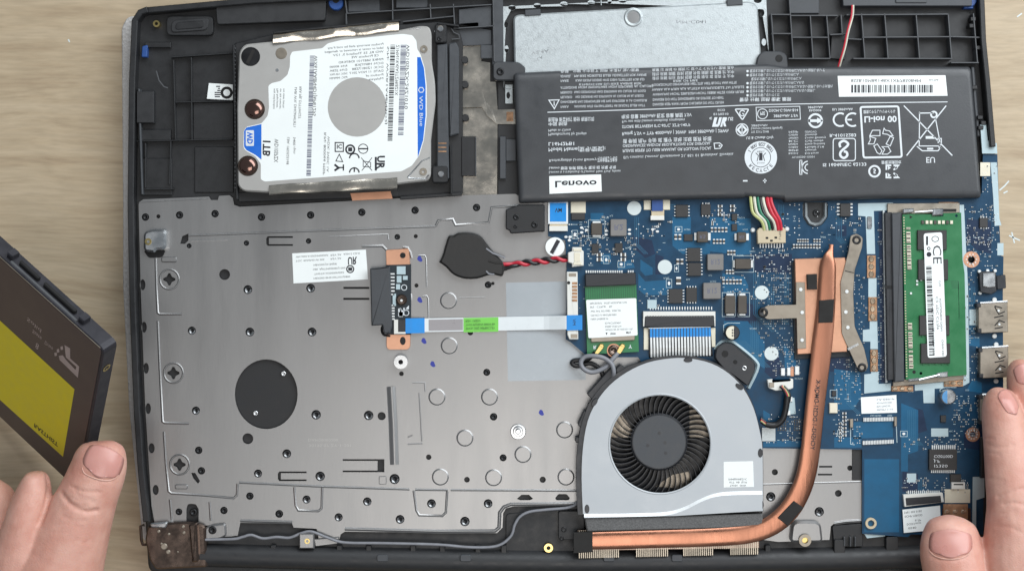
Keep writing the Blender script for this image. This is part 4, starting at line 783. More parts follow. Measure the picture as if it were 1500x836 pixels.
for k in range(20): sol.box(1265+k*2.3, 611.5-k*.05, 1266.4+k*2.3, 617-k*.05, ZM, ZM+.8, 0); sol.box(1264+k*2.3, 645.5-k*.1, 1265.4+k*2.3, 651-k*.1, ZM, ZM+.8, 0)
for k in range(12): sol.box(1365+k*3, 651.5, 1366.6+k*3, 658, ZM, ZM+.6, 0); sol.box(1364+k*3, 686, 1365.6+k*3, 692, ZM, ZM+.6, 0)
for k in range(16): sol.box(1330+k*3, 718, 1331.4+k*3, 722.5, ZM, ZM+.4, 0)
# pale dot matrices beside the fan wires
for gx, gy, nx, ny in ((1140, 615, 4, 5), (1164, 615, 4, 5)):
    for i in range(nx):
        for j in range(ny): tan.disc(gx+i*3.6, gy+j*3.6, 1.2, ZM, ZM+.1, 0, 8)
for x, y, s in ((884, 318, 'PL301'), (893, 315, 'PL2'), (916, 362, 'PR404'), (862, 387, 'JRTC'), (905, 390, 'PL401'), (918, 386, 'PJ402'), (1002, 335, 'PC207'), (1083, 318, 'PQ14'), (1082, 327, 'PR271'), (1088, 335, 'PC54'), (994, 365, 'PU204'), (1080, 373, 'PC208'), (1098, 367, 'PR421'), (1202, 346, 'JHOT'), (1110, 374, 'PC73'),
                (986, 426, 'PC402'), (964, 427, 'UX6'), (972, 406, 'PL402'), (1005, 408, 'PU5'), (1038, 402, 'PL3'), (1040, 411, 'PC305'), (1098, 480, 'AC38N'), (1164, 553, 'AC370N'), (1275, 607, 'R4X SPARE'), (1300, 607, 'R605'), (1414, 570, 'D25'), (1428, 493, 'JUSB'), (1330, 572, 'JHDD'), (1270, 645, 'JODD'), (1390, 630, 'MIC'), (1400, 660, 'LAN')):
    T(slk, s, x, y, 2.4, None, (1, 0), (0, 1), ZM+.06)
sol.build('solder_joints', 'solder', mb, kind='stuff'); dk.build('small_parts', 'chip', mb, kind='stuff'); tan.build('small_capacitors', 'chip_brown', mb, kind='stuff'); slk.build('silkscreen', 'silk', mb, kind='stuff')
# chips (body + pins)
def chip(x0, y0, x1, y1, z=1.0, m='chip', name='chip', pins='', mark=None):
    o = blk(name, m, mb, rect(x0, y0, x1, y1), ZM, ZM+z, .15)
    if pins:
        b = MB()
        if 'h' in pins:
            n = max(3, int((x1-x0)/4))
            for i in range(n):
                x = x0+(i+.5)*(x1-x0)/n; b.box(x-.7, y0-2.2, x+.7, y0, ZM, ZM+.4, 0); b.box(x-.7, y1, x+.7, y1+2.2, ZM, ZM+.4, 0)
        if 'v' in pins:
            n = max(3, int((y1-y0)/4))
            for i in range(n):
                y = y0+(i+.5)*(y1-y0)/n; b.box(x0-2.4, y-.7, x0, y+.7, ZM, ZM+.4, 0); b.box(x1, y-.7, x1+2.4, y+.7, ZM, ZM+.4, 0)
        b.build('pins', 'solder', o)
    if mark: one('marking', 'ink_grey', o, lambda b: T(b, mark, x0+(x1-x0)*.2, y0+(y1-y0)*.3, (y1-y0)*.35, (x1-x0)*.6, z=ZM+z+.02))
    return o
chip(837, 312, 857, 322, 1); chip(867, 357, 877, 371, .8); chip(901, 356, 912, 370, .8); chip(990, 300, 1008, 318, 1, pins='v'); chip(1027, 299, 1041, 315, .8, pins='h'); chip(1072, 313, 1080, 323, .8); chip(1072, 328, 1080, 338, .8); chip(1002, 343, 1015, 353, .8)
chip(1007, 363, 1026, 383, 1, pins='v'); chip(1008, 385, 1027, 404, 1, pins='v'); chip(980, 423, 1000, 444, 1, pins='v'); chip(1005, 421, 1021, 442, 1, pins='h'); chip(1231, 298, 1246, 317, 1.4); chip(1435, 319, 1447, 333, .9, pins='h'); chip(1378, 608, 1386, 618, .8); chip(1219, 572, 1225, 580, .6); chip(1392, 694, 1408, 706, .8)
c = chip(1361, 658, 1402, 688, 1.6); one('marking', 'ink_white', c, lambda b: (T(b, 'CG0T00D', 1368, 666, 4.2, 28, z=ZM+1.63), T(b, 'J.F', 1368, 673, 4.2, 9, z=ZM+1.63), T(b, 'I7350', 1368, 680, 4.2, 20, z=ZM+1.63)))
def induct(x0, y0, x1, y1, mark, m='inductor', name='inductor'):
    o = blk(name, m, mb, rnd(rect(x0, y0, x1, y1), 2, 2), ZM, ZM+2.6, .3)
    if mark: one('marking', 'ink_grey', o, lambda b: T(b, mark, x0+(x1-x0)*.22, y0+(y1-y0)*.32, (y1-y0)*.34, (x1-x0)*.56, z=ZM+2.62))
    return o
induct(894, 321, 918, 346, 'R2'); induct(1036, 372, 1060, 396, 'R12'); induct(1030, 414, 1056, 438, 'R12')
for x0, y0, x1, y1 in ((1021, 339, 1037, 355), (1080, 340, 1093, 355)):
    o = induct(x0, y0, x1, y1, 'R5', 'chip_brown'); [blk('terminal', 'solder', o, rect(x, y0+2, x+4, y1-3), ZM, ZM+1, .1) for x in (x0-4, x1)]
def tant(x0, y0, x1, y1, vert):
    o = blk('tantalum_capacitor', 'chip_brown', mb, rnd(rect(x0, y0, x1, y1), 1, 2), ZM, ZM+1.9, .25)
    for q in ((rect(x0+2, y0-3, x1-2, y0), rect(x0+2, y1, x1-2, y1+3)) if vert else (rect(x0-3, y0+2, x0, y1-2), rect(x1, y0+2, x1+3, y1-2))): blk('terminal', 'solder', o, q, ZM, ZM+.8, .1)
    one('frame_print', 'silk', o, lambda b: b.stroke(rect(x0-4, y0-4.5, x1+4, y1+4.5), .7, ZM+.07, True))
tant(1077, 379, 1100, 394, False); tant(1062, 433, 1077, 459, True); tant(1081, 433, 1094, 459, True); tant(866, 327, 882, 344, True)
for x, y, r in ((929, 305, 10.4), (974, 391, 10.5), (1116, 428.5, 10.3), (1130, 517.5, 10.3)): one('pad_dot', 'dot_white', mb, lambda b: b.disc(x, y, r, ZM, ZM+.15, .05, 28))
def ecap(x, y, r, m):
    o = one('electrolytic_capacitor', 'fan_black' if m == 'w' else 'bright_steel', mb, lambda b: b.disc(x, y, r, ZM, ZM+4.5, .5, 28), smooth=True)
    if m == 'w': blk('top_face', 'cream', o, [p for p in circ(x, y, r*.86, 28) if p[0] < x+r*.35], ZM+4.4, ZM+4.56, 0); one('top_print', 'ink_black', o, lambda b: [b.box(x-1+i*2.6, y-5+j*4, x+.6+i*2.6, y-2.4+j*4, ZM+4.5, ZM+4.6, 0) for i in range(2) for j in range(3)])
    else: blk('top_face', 'cap_blue', o, [p for p in circ(x, y, r*.9, 28) if p[0] < x-r*.05], ZM+4.4, ZM+4.56, 0)
    one('base_print', 'silk', o, lambda b: b.stroke([(x-r-2, y), (x-r-2, y-r), (x-r+4, y-r-3), (x+r, y-r-3)], 1, ZM+.07))
ecap(1073, 487, 11, 'w'); ecap(1390, 581, 11, 's')
# connectors
def conn(name, m, poly, z=2.0, ch=.2, par=None): return blk(name, m, par or mb, poly, ZM, ZM+z, ch)
o = conn('flex_connector', 'connector_tan', rect(805, 324, 831, 338), 1.2); blk('latch', 'white_plastic', o, rect(804.5, 331, 831.5, 338.5), ZM+1.2, ZM+1.7, .1); f = blk('flex_end', 'ribbon_blue', o, rect(805.5, 297, 829.5, 324.5), ZM+1.2, ZM+1.5, 0); one('marking', 'ink_black', f, lambda b: T(b, 'VM', 813, 305, 6, 10, z=ZM+1.53, bold=.02)); [blk('flex_border', 'ribbon', o, q, ZM+1.15, ZM+1.4, 0) for q in (rect(803, 292, 832, 328),)]
conn('pad_plate', 'cream', rect(836, 293, 858, 312), .4)
o = conn('flex_connector', 'connector_tan', rect(954, 308, 973, 322), 1.2); blk('latch', 'white_plastic', o, rect(953, 316, 973, 322.5), ZM+1.2, ZM+1.7, .1); blk('flex_end', 'clip_blue', o, rect(955, 290, 971, 309), ZM+1.2, ZM+1.5, 0)
for x in (943, 971): conn('pad_plate', 'cream', rect(x, 291, x+10.5, 307.5), .4)
o = conn('coin_cell_connector', 'white_plastic', rnd([(838, 362), (852, 362), (852, 366), (855, 368), (855, 389), (838, 391), (838, 386), (832, 384), (832, 370), (838, 368)], 1), 3, .3); [blk('contact', 'cream', o, rect(840, y, 852, y+4), ZM+2.9, ZM+3.3, .1) for y in (364, 384)]; blk('socket_body', 'cream', o, rect(841, 370, 850, 383), ZM+2.9, ZM+3.2, .1)
o = conn('battery_connector', 'connector_tan', rnd([(1109, 338), (1112, 334), (1148, 333), (1151, 337), (1151, 356), (1110, 357)], 1), 3, .3)
[blk('slot', 'hole_black', o, rr(x-2, y-1.5, x+2, y+1.5, .7), ZM+2.98, ZM+3.03, 0) for x, y in ((1123.5, 348.5), (1136.5, 348), (1130, 352.5))]; [one('solder_lug', 'solder', o, lambda b: b.disc(x, y, 3.4, ZM, ZM+1.4, .4)) for x, y in ((1103, 337), (1153, 335.5))]; one('marking', 'ink_black', o, lambda b: T(b, 'L1900', 1141, 351, 3.4, 13, (0, -1), (1, 0), ZM+3.03))
o = conn('keyboard_connector', 'white_plastic', rect(942, 456, 1048, 466), 1.8, .2); blk('side_arm', 'white_plastic', o, rect(942, 464, 945, 478), ZM, ZM+1.7, .1); blk('side_arm', 'white_plastic', o, rect(1045, 464, 1048, 478), ZM, ZM+1.7, .1); blk('latch', 'fan_black', o, rnd([(945, 463), (1046, 462), (1047, 478), (944, 479)], 1), ZM+.6, ZM+2.1, .3)
[blk('latch_tooth', 'rib_plastic', o, rect(948+k*4, 462.4, 949.6+k*4, 464.5), ZM+1.8, ZM+2.2, 0) for k in range(24)]; [blk('side_tab', 'cream', o, q, ZM, ZM+.5, .1) for q in (rect(943, 480, 950, 512), rect(1041, 480, 1048, 508))]
o = conn('pad_plate', 'silk', rect(948, 439, 962, 452), .5)
o = conn('fan_connector', 'white_plastic', rnd([(1124, 556), (1132, 555), (1132, 559), (1157, 557), (1158, 554), (1162, 555), (1162, 568), (1158, 570), (1136, 572), (1126, 568)], 1), 2.5, .3); blk('contact', 'nickel', o, rect(1127, 560, 1134, 567), ZM+2.4, ZM+2.8, .1)
[conn('crystal', 'solder', q, 1, .2) for q in (rect(1144, 539, 1150, 550), rect(1153, 538, 1158, 550), rect(1164.5, 536, 1171, 549))]; conn('pad_plate', 'copper_pink', rect(1158, 537, 1163, 551), .3)
o = conn('memory_card_socket', 'silk', rnd([(1148, 584), (1164, 582), (1166, 606), (1150, 608)], 1), .4); [conn('crystal', 'solder', q, 1, .2, None) for q in (rect(1154, 581, 1161, 588), rect(1150, 601, 1158, 608))]
conn('shield_can', 'pale_steel', rect(1116, 626, 1136, 646), .5, .1); conn('crystal', 'cream', rect(1215, 590, 1227, 605), 1.1, .3)
for q in (rect(1245, 613, 1250, 626), rect(1310, 610, 1314, 624)): conn('zif_end', 'nickel', q, 1.4, .2)
one('zif_outline', 'silk', mb, lambda b: b.stroke([(1246, 626), (1246, 650), (1252, 651)], 1, ZM+.07)); one('zif_outline', 'silk', mb, lambda b: b.stroke([(1313, 624), (1314, 648)], 1, ZM+.07))
# white strips and copper solder bars around the memory slot
def strip(poly, m='silk', name='silkscreen_strip', z=.1): return blk(name, m, mb, poly, ZM, ZM+z, 0)
strip([(1257, 298), (1308, 297), (1308, 308), (1280, 309), (1282, 372), (1270, 372), (1268, 317), (1257, 316)]); strip(rect(1272, 407, 1284, 435)); strip([(1274, 470), (1285, 470), (1286, 511), (1275, 511), (1275, 500), (1264, 500), (1264, 483), (1274, 482)]); strip([(1276, 544), (1287, 544), (1287, 562), (1305, 561), (1305, 572), (1266, 576), (1266, 548), (1276, 547)])
strip([(1340, 560), (1384, 558), (1384, 568), (1369, 569), (1369, 590), (1353, 590), (1352, 571), (1340, 572)]); strip([(1405, 300), (1412, 300), (1418, 420), (1420, 560), (1411, 565), (1384, 566), (1384, 560), (1409, 556), (1409, 420)]); strip(rect(1436, 238, 1450.5, 258), 'cream', 'silkscreen_strip'); strip([(1451, 238), (1460, 238), (1461, 245), (1464, 320), (1467, 330), (1457, 331), (1455, 290)]); strip(rect(1461, 356, 1470, 374)); strip(rect(1420, 453, 1432, 476)); strip(rect(1364, 627, 1389, 639)); strip(rect(1328.5, 693, 1342, 706)); strip(rect(1384, 716, 1421, 736), 'cream'); strip([(1425, 698), (1442, 698), (1442, 728), (1430, 732), (1430, 774), (1424, 774)])
strip([(1436, 183), (1444, 178), (1447, 206), (1460, 210), (1461, 225), (1439, 225)], 'silk', 'silkscreen_strip', 1.0)
for q, n in (((1270, 374, 1283, 407), 3), ((1272, 435, 1285, 470), 3), ((1275, 512, 1286, 544), 3)):
    o = conn('solder_bar', 'copper_dull', rect(*q), .5, .15); [one('solder_bead', 'tin', o, lambda b: b.disc((q[0]+q[2])/2, q[1]+(i+.5)*(q[3]-q[1])/n, 4, ZM+.4, ZM+.9, .3, 12, 5), smooth=True) for i in range(n)]
conn('solder_bar', 'bright_steel', rr(1270.5, 317, 1277.5, 335, 2), .6, .2)
for q in ((1375, 296, 1404, 304), (1306, 565, 1338, 573), (1383, 556, 1411, 566), (1382, 738, 1418, 760)):
    o = conn('solder_bar', 'copper_dull', rect(*q), .6, .15); [one('solder_bead', 'tin', o, lambda b: b.disc(q[0]+(i+.5)*(q[2]-q[0])/3, (q[1]+q[3])/2, 4.2, ZM+.5, ZM+1, .3, 12, 3), smooth=True) for i in range(3)]
for x, y, r in ((1423, 380, 12), (1425, 636, 10.5)):
    o = one('ground_ring', 'copper', mb, lambda b: b.ring(x, y, r, 5.2 if r > 11 else 4.2, ZM, ZM+.15, 28)); [one('solder_bead', 'solder', o, lambda b: b.disc(x+r*.62*math.cos(a), y+r*.62*math.sin(a), 1.1, ZM+.1, ZM+.3, .05, 8)) for a in [k*math.pi/5 for k in range(10)]]
nt_ = one('threaded_insert', 'connector_tan', mb, lambda b: b.ring(1276, 766, 8.2, 4.8, ZM, ZM+1.2)); one('insert_bore', 'hinge_metal', nt_, lambda b: b.disc(1276, 766, 4.8, ZM-1, ZM-.5, 0)); blk('board_edge_strip', 'silk', mb, [(1265, 780), (1300, 779), (1296, 785), (1270, 788)], ZM-1.1, ZM-.6, .1)
# post through the board cut-out
po = one('board_post', 'pale_steel', mb, lambda b: b.ridge([(1180, 297), (1180, 317), (1186, 327), (1194, 330), (1202, 327), (1209, 317), (1209, 297)], 6, 11.7, 2.5), smooth=True); blk('post_floor', 'black_plastic', po, rnd([(1182, 290), (1207, 290), (1207, 317), (1200, 326), (1188, 326), (1182, 317)], 3), 11.65, 12, .1); screw(1196, 312, 6, 12.6, po)
# sticker and round sticker
o = blk('serial_sticker', 'label_white', mb, [(1261, 581.5), (1313, 578), (1314, 604), (1262, 605.5)], ZM, ZM+.12, 0); one('printed_lettering', 'ink_grey', o, lambda b: [T(b, ('LA-E891P', '4319V21200', '0N1706220', '5B20P11110')[k], 1284, 584+k*5, 2.5, (26, 22, 20, 24)[k], (1, -.05), (.05, 1), ZM+.14) for k in range(4)])
o = one('round_sticker', 'label_white', mb, lambda b: b.disc(813, 361.5, 14, ZM+.05, ZM+.2, 0, 30)); one('sticker_bar', 'ink_black', o, lambda b: b.flat(rect(802, 358.5, 824, 364.5, -62), ZM+.23)); one('sticker_letters', 'ink_white', o, lambda b: T(b, 'Lenovo', 810, 372, 3.2, 18, (.47, -.88), (.88, .47), ZM+.26))
# flat cable connector by the wireless card
o = conn('flat_cable_connector', 'white_plastic', rnd([(830, 398), (846, 398), (846, 404), (847, 497), (834, 497), (831, 490)], 1), 2, .3); blk('dark_slot', 'nickel', o, rect(833, 400, 844, 405), ZM+1.9, ZM+2.05, 0); one('pin_hole', 'hole_black', o, lambda b: b.disc(833, 414, 2.4, ZM+1.95, ZM+2.05, 0, 12))
[blk('contact', 'copper_dull', o, rect(838, 413+k*5, 845.5, 416.5+k*5), ZM+1.9, ZM+2.15, .05) for k in range(6)]; blk('dark_slot', 'nickel', o, rect(836, 489, 846, 495), ZM+1.9, ZM+2.05, 0)
# ports on the right edge
def usb(x0, y0, x1, y1):
    o = blk('usb_port', 'nickel', mb, rnd([(x0, y0+3), (x0+5, y0), (x1, y0-2), (x1+1, y1-2), (x0+5, y1), (x0, y1-2)], 1), ZM-2.5, ZM+3.2, .3)
    one('rim', 'bright_steel', o, lambda b: b.ridge([(x0+3, y0+1), (x1, y0-1.5)], 2.6, ZM+3.15, .3)); b = MB()
    for q in ([(x1-19, y0+5), (x1-8, y0+8)], [(x1-19, y0+6), (x1-13, y0+17), (x1-4, y0+13)], [(x1-20, y0+22), (x1-6, y0+19)], [(x1-19, y0+34), (x1-12, y0+26), (x1-4, y0+29)], [(x1-19, y0+38), (x1-7, y0+36)]): b.stroke(q, 1.7, ZM+3.24)
    b.build('spring_slot', 'hole_black', o); [one('spring_tip', 'solder', o, lambda b: b.disc(x, y, 1.9, ZM+3.2, ZM+3.6, .1, 10)) for x, y in ((x1-13, y0+12), (x1-12, y0+32))]
    [blk('shell_clip', 'fan_black', o, rr(x-3, y-3, x+3, y+3, 1), ZM, ZM+3.4, .2) for x, y in ((x0+1, y0+4), (x0+2, y1-4))]; [blk('pin', 'solder', o, rect(x0-3, y0+8+k*6, x0, y0+10+k*6), ZM, ZM+.5, 0) for k in range(5)]; [one('solder_lug', 'solder', o, lambda b: b.disc(x0+24, y, 3.5, ZM, ZM+.7, .2, 12)) for y in (y0-4, y1+4)]
usb(1433, 443, 1476, 488); usb(1435.5, 508.5, 1477, 554); usb(1436, 577, 1478, 622)
o = blk('push_switch', 'fan_black', mb, rnd([(1434, 400), (1440, 397), (1456, 398), (1460, 403), (1460, 427), (1452, 431), (1436, 428)], 2), ZM-1, ZM+2, .3); blk('switch_cover', 'bright_steel', o, rnd([(1440, 400), (1458, 399), (1458, 420), (1449, 421), (1440, 419)], 1), ZM+1.9, ZM+2.5, .2); blk('plunger', 'fan_black', o, rnd([(1460, 404), (1473, 402), (1474, 422), (1461, 424)], 2), ZM-.5, ZM+1.6, .2); [one('solder_lug', 'solder', o, lambda b: b.disc(x, y, 2.6, ZM, ZM+1, .2, 10)) for x, y in ((1435, 397.5), (1447, 396.5), (1458, 396.5), (1436, 429))]
blk('network_port', 'fan_black', mb, rect(1437, 640, 1470, 700), ZM-2, ZM+2.2, .3)
# lower flex connector
o = conn('display_connector', 'white_plastic', rnd([(1323, 724), (1381, 721), (1383, 735), (1325, 742)], 1), 1.6, .2); blk('latch', 'fan_black', o, [(1327, 729), (1378, 725.5), (1379, 735), (1328, 740)], ZM+1.5, ZM+2.0, .15); o2 = blk('cable_label', 'label_white', o, [(1322, 746), (1377, 740), (1379, 775), (1324, 780)], ZM+.6, ZM+.9, .05)
one('printed_lettering', 'ink_black', o2, lambda b: [T(b, ('5981 003 0185', '0CHP-TEROD', '6-7P', 'DC03 Foxcon', '0540')[k], 1324+(0, 1, 16, 4, 6)[k], 749+k*6-.3*k, 3, (26, 26, 9, 21, 12)[k], (1, -.1), (.1, 1), ZM+.93) for k in range(5)])
o = conn('small_connector', 'white_plastic', rect(1394, 706, 1414, 716), 1.4, .2); blk('contacts', 'chip', o, rect(1397, 708, 1411, 710), ZM+1.35, ZM+1.45, 0)
for q in (rect(1380, 744, 1422, 774),): blk('copper_patch', 'hinge_metal', mb, q, ZM, ZM+.1, 0)
# ---------------------------------------------------------------- memory module and socket
rm = thing('memory_socket', 'long black memory socket with silver retaining clips', 'socket', 1310, 435, ZM)
blk('socket_body', 'fan_black', rm, rnd([(1296, 311), (1307, 311), (1310, 556), (1300, 557)], 1), ZM, ZM+3, .3); blk('socket_lip', 'grey_plastic', rm, rnd([(1306, 312), (1321, 311), (1325, 558), (1310, 560)], 1), ZM, ZM+4, .4)
blk('contact_row', 'pale_steel', rm, [(1293, 308), (1296, 308), (1300, 560), (1297, 560)], ZM, ZM+1.2, .1); blk('key_bar', 'hole_black', rm, rect(1296, 418, 1309, 423), ZM+3, ZM+3.1, 0)
blk('end_bar', 'nickel', rm, [(1300, 298), (1406, 297), (1406, 312), (1312, 314), (1300, 312)], ZM, ZM+1.2, .2); blk('end_bar', 'nickel', rm, [(1308, 556), (1412, 549), (1412, 556), (1308, 566)], ZM, ZM+1.0, .2)
for q in ([(1323, 306), (1339, 305), (1339, 311), (1323, 313)], [(1366, 306), (1382, 305), (1382, 315), (1366, 316)], [(1331, 555), (1346, 553), (1346, 557), (1331, 559)], [(1373, 546), (1389, 544), (1389, 552), (1374, 553)]): blk('retaining_clip', 'bright_steel', rm, q, ZM+1, ZM+4, .4)
for q, r in (((1340, 311, 1366, 309), .0004), ((1346, 556, 1376, 549), .0006)): one('clip_spring', 'bright_steel', rm, lambda b: b.tube([P(q[0], q[1], 16.6), P(q[2], q[3], 16.6)], r, 8))
blk('clip_painted_shadow', 'hole_black', rm, rect(1380, 306, 1401, 310), ZM+1.2, ZM+1.5, 0)  # black bar stands in for the shadow beside the retaining clip
mm = thing('memory_module', 'green memory module with four black chips and a white label', 'memory module', 1365, 435, ZM+1.8)
ZR = ZM+2.9
rot = 0.019
pcb = holed('board', 'pcb_green', mm, [(1322, 314), (1340, 313), (1366, 314), (1366, 316.5), (1382, 316.5), (1382, 312.5), (1408, 311.5), (1410, 380), (1413, 400), (1416, 549), (1388, 551), (1388, 545), (1373, 546), (1373, 552), (1327, 556)], [circ(1401, 316, 2, 12), circ(1349, 546.5, 2.2, 12)], ZR-.9, ZR)
for x0, y0, x1, y1 in ((1344, 337, 1387, 366), (1345, 380, 1389, 410), (1347, 462, 1391, 491), (1349, 503, 1392, 532)):
    c = blk('memory_chip', 'chip', mm, rect(x0, y0, x1, y1), ZR, ZR+1, .2)
    [blk('pad', 'pcb_green', c, rect(x0+3+k*9, y1, x0+6+k*9, y1+2.5), ZR, ZR+.3, 0) for k in range(5)]
ml = blk('label', 'label_white', mm, rnd([(1353, 342), (1380, 340), (1387, 522), (1359, 524)], 4), ZR+1, ZR+1.1, 0)
a1, a2 = (.035, 1), (-1, .035)
def mlp(b):
    z = ZR+1.13; bars(b, 1356.5, 390, 130, 8, z, a1, (1, -.035), 21, unit=1.6)
    T(b, 'CE', 1378.5, 358, 13, 28, a1, a2, z); b.box(1356.5, 346, 1359.5, 359, ZR+1, z, 0); b.ring(1360.5, 364, 2.6, 1.4, ZR+1, z, 14); b.disc(1360.8, 372.5, 3.6, ZR+1, z, 0, 16)
    b.stroke(circ(1370, 350, 5, 14, 4), 1, z, True)
    T(b, '1710', 1378, 410, 3, 9, a1, a2, z); T(b, 'MT41K256M8DA CNSAU', 1379, 437, 3, 48, a1, a2, z); T(b, 'C2 TDC CT7J9', 1374, 434, 3.4, 48, a1, a2, z); T(b, '3RC 4B2AGWTLB', 1367, 436, 3.2, 50, a1, a2, z); T(b, 'MMMP 4 MMP', 1368.5, 490, 3.2, 30, a1, a2, z); T(b, 'CHINA KB4', 1382, 497, 3, 24, a1, a2, z)
one('printed_lettering', 'ink_black', ml, mlp)
rg2 = random.Random(3)
for x0, y0, x1, y1, n in ((1328.5, 333, 1330, 398, 10), (1331, 473, 1333, 540, 10)):
    for k in range(n):
        y = y0+(y1-y0)*k/n; h = rg2.choice([3, 5, 6])
        o = blk('capacitor', 'cream', mm, rect(x0-1+k*.2, y, x0+5+k*.2, y+h), ZR, ZR+.6, .05); blk('capacitor_body', 'chip_brown', o, rect(x0-.6+k*.2, y+h*.3, x0+4.6+k*.2, y+h*.7), ZR, ZR+.68, 0)
for k, x in enumerate(range(1350, 1398, 6)): blk('resistor', 'cream' if k % 3 else 'chip_brown', mm, rect(x, 323, x+4, 328), ZR, ZR+.5, .05)
one('notch_mark', 'hole_black', mm, lambda b: b.disc(1334, 318, 3, ZR, ZR+.03, 0, 3)); one('notch_mark', 'hole_black', mm, lambda b: b.disc(1339, 544.5, 2.6, ZR, ZR+.03, 0, 10)); one('edge_contacts', 'connector_tan', mm, lambda b: [b.box(1323+.018*(y-314), y, 1325+.018*(y-314), y+1.6, ZR, ZR+.04, 0) for y in range(318, 552, 4) if not 416 < y < 424])
one('board_lines', 'pcb_dark', mm, lambda b: [b.stroke([(1392+k, 412+k*3), (1404, 412+k*3), (1405, 468-k*3)], .5, ZR+.03) for k in range(4)])
[blk('resistor', 'solder', mm, rect(x, y, x+3, y+3), ZR, ZR+.4, .05) for x, y in ((1342, 410), (1342, 415), (1348, 408), (1333, 428))]

# ---------------------------------------------------------------- wireless card
wf = thing('wireless_card', 'small green wireless card with a white printed label', 'wireless card', 895, 470, ZM)
ZW = ZM+1.6
blk('socket', 'fan_black', wf, rnd([(857, 401), (931, 399), (932, 417), (858, 420)], 1), ZM, ZM+2.8, .3)
blk('board', 'pcb_green', wf, [(857, 419), (932, 416), (936, 515), (860, 519)], ZW-.8, ZW, .05)
blk('shield', 'nickel', wf, rnd([(863, 440), (929, 438), (930, 498), (866, 501)], 2), ZW, ZW+1.0, .2)
wl_ = blk('label', 'label_white', wf, rnd([(858.5, 439), (932, 436.5), (934, 491), (862, 495)], 2), ZW+1.0, ZW+1.12, 0)
def wlp(b):
    z = ZW+1.15; a_, c_ = (1, -.025), (.025, 1)
    for q, x, y, wd in (('PRECEDENT : INTEL MODULAR 3165', 864, 443, 54), ('SPS : CTRL#    RL', 864, 448.5, 33), ('WP W7 M71087  ASR J/0', 865, 454.5, 44), ('CM-W2 U1-8H3700-0001', 865, 460.5, 38), ('UPEN-TWBK05-W', 865, 466, 26), ('ID:AC703XN-', 886, 472, 24), ('53982-1L90 P14', 886, 477, 24), ('M5777130 W-U521D1-10L', 887, 481.5, 40)): T(b, q, x, y, 2.6, wd, a_, c_, z)
    T(b, 'WWW', 894, 487, 3, 8, a_, c_, z, .03); T(b, 'MFG', 917, 485.5, 3, 7, a_, c_, z, .02); b.flat([(887, 487), (890, 487), (888.5, 490.5)], z)
one('printed_lettering', 'ink_black', wl_, wlp)
for x, y, m in ((881, 507, 1), (912, 507, 1)):
    o = one('antenna_plug', 'brass', wf, lambda b: b.disc(x, y, 4, ZW, ZW+1.2, .3, 14)); blk('plug_arm', 'brass', o, rnd([(x-3, y-1), (x+3, y+2), (x-6, y+13), (x-10, y+10)], 1) if x < 890 else rnd([(x-4, y-1), (x+3, y+1), (x-3, y+11), (x-9, y+9)], 1), ZW+.9, ZW+1.5, .1)
screw(899, 513, 9.5, ZW+.6, wf, 'hinge_metal'); one('screw_collar', 'copper_pink', wf, lambda b: b.ring(899, 513, 10, 8, ZW-.5, ZW+.2))
one('board_print', 'ink_white', wf, lambda b: (T(b, 'R', 869, 506, 5, 5, z=ZW+.03, bold=.03), T(b, 'Y', 921, 505, 5, 5, z=ZW+.03, bold=.03))); one('edge_lines', 'pcb_dark', wf, lambda b: [b.stroke([(858.5+k*3.2, 420), (859+k*3.2, 437)], .35, ZW+.03) for k in range(23)])
# antenna leads
def cab(name, m, pts, r, label, cat='cable', group=None):
    b = MB(); b.tube(smooth_path([P(*p) for p in pts], 8), r, 10); return b.build(name, m, smooth=True, label=label, cat=cat, group=group)
cab('antenna_cable', 'wire_grey', [(905, 517, 15.6), (896, 527, 16.5), (886, 538, 17), (868, 545, 17), (855, 540, 17), (851, 531, 17), (856, 523, 17), (868, 521, 17.5), (884, 524, 18), (896, 533, 18.3), (899, 545, 18), (897, 552, 16)], .0010, 'grey antenna cable curled in a loop beside the fan')
cab('antenna_cable', 'wire_black', [(872, 516, 15), (862, 525, 13.5), (850, 527, 12.8), (841, 528, 12.6), (838, 532, 12.6), (846, 536, 12.6), (864, 532, 13), (878, 540, 13.5), (884, 552, 13.5)], .0010, 'black antenna cable lying below the grey cable loop')
# ---------------------------------------------------------------- keyboard ribbon
kr = thing('keyboard_ribbon', 'short striped keyboard ribbon with a blue stiffener above the fan', 'ribbon cable', 995, 500, ZM)
def sheet(b, rows):
    vs = [P(*p) for r in rows for p in r]; n = len(rows[0]); b.add(vs, [(i*n+k, i*n+k+1, (i+1)*n+k+1, (i+1)*n+k) for i in range(len(rows)-1) for k in range(n-1)])
one('backing', 'wire_black', kr, lambda b: sheet(b, [((950, 481, 14.2), (1041, 479, 14.2)), ((951, 494, 14.2), (1042, 492, 14.2)), ((951, 510, 14.4), (1043, 507, 14.4)), ((951, 522, 13.4), (1044, 519, 13.4)), ((951, 530, 12), (1044, 527, 12))]))
for k in range(20):
    x = 952.5+k*4.5; kk = k*.13; one('conductor', 'solder', kr, lambda b: sheet(b, [((x, 494-kk*.6, 14.35), (x+2.7, 494-kk*.6, 14.35)), ((x+.4, 510-kk, 14.6), (x+3.1, 510-kk, 14.6)), ((x+.5, 523-kk, 13.6), (x+3.2, 523-kk, 13.6))])); one('stiffener_stripe', 'ribbon_blue', kr, lambda b: sheet(b, [((x-.3, 481-kk*.6, 14.35), (x+3.1, 481-kk*.6, 14.35)), ((x-.2, 494-kk*.6, 14.37), (x+3.2, 494-kk*.6, 14.37))]))
one('border', 'ribbon', kr, lambda b: b.stroke([(950, 480.5), (1041, 478.5)], 1.5, 14.35))

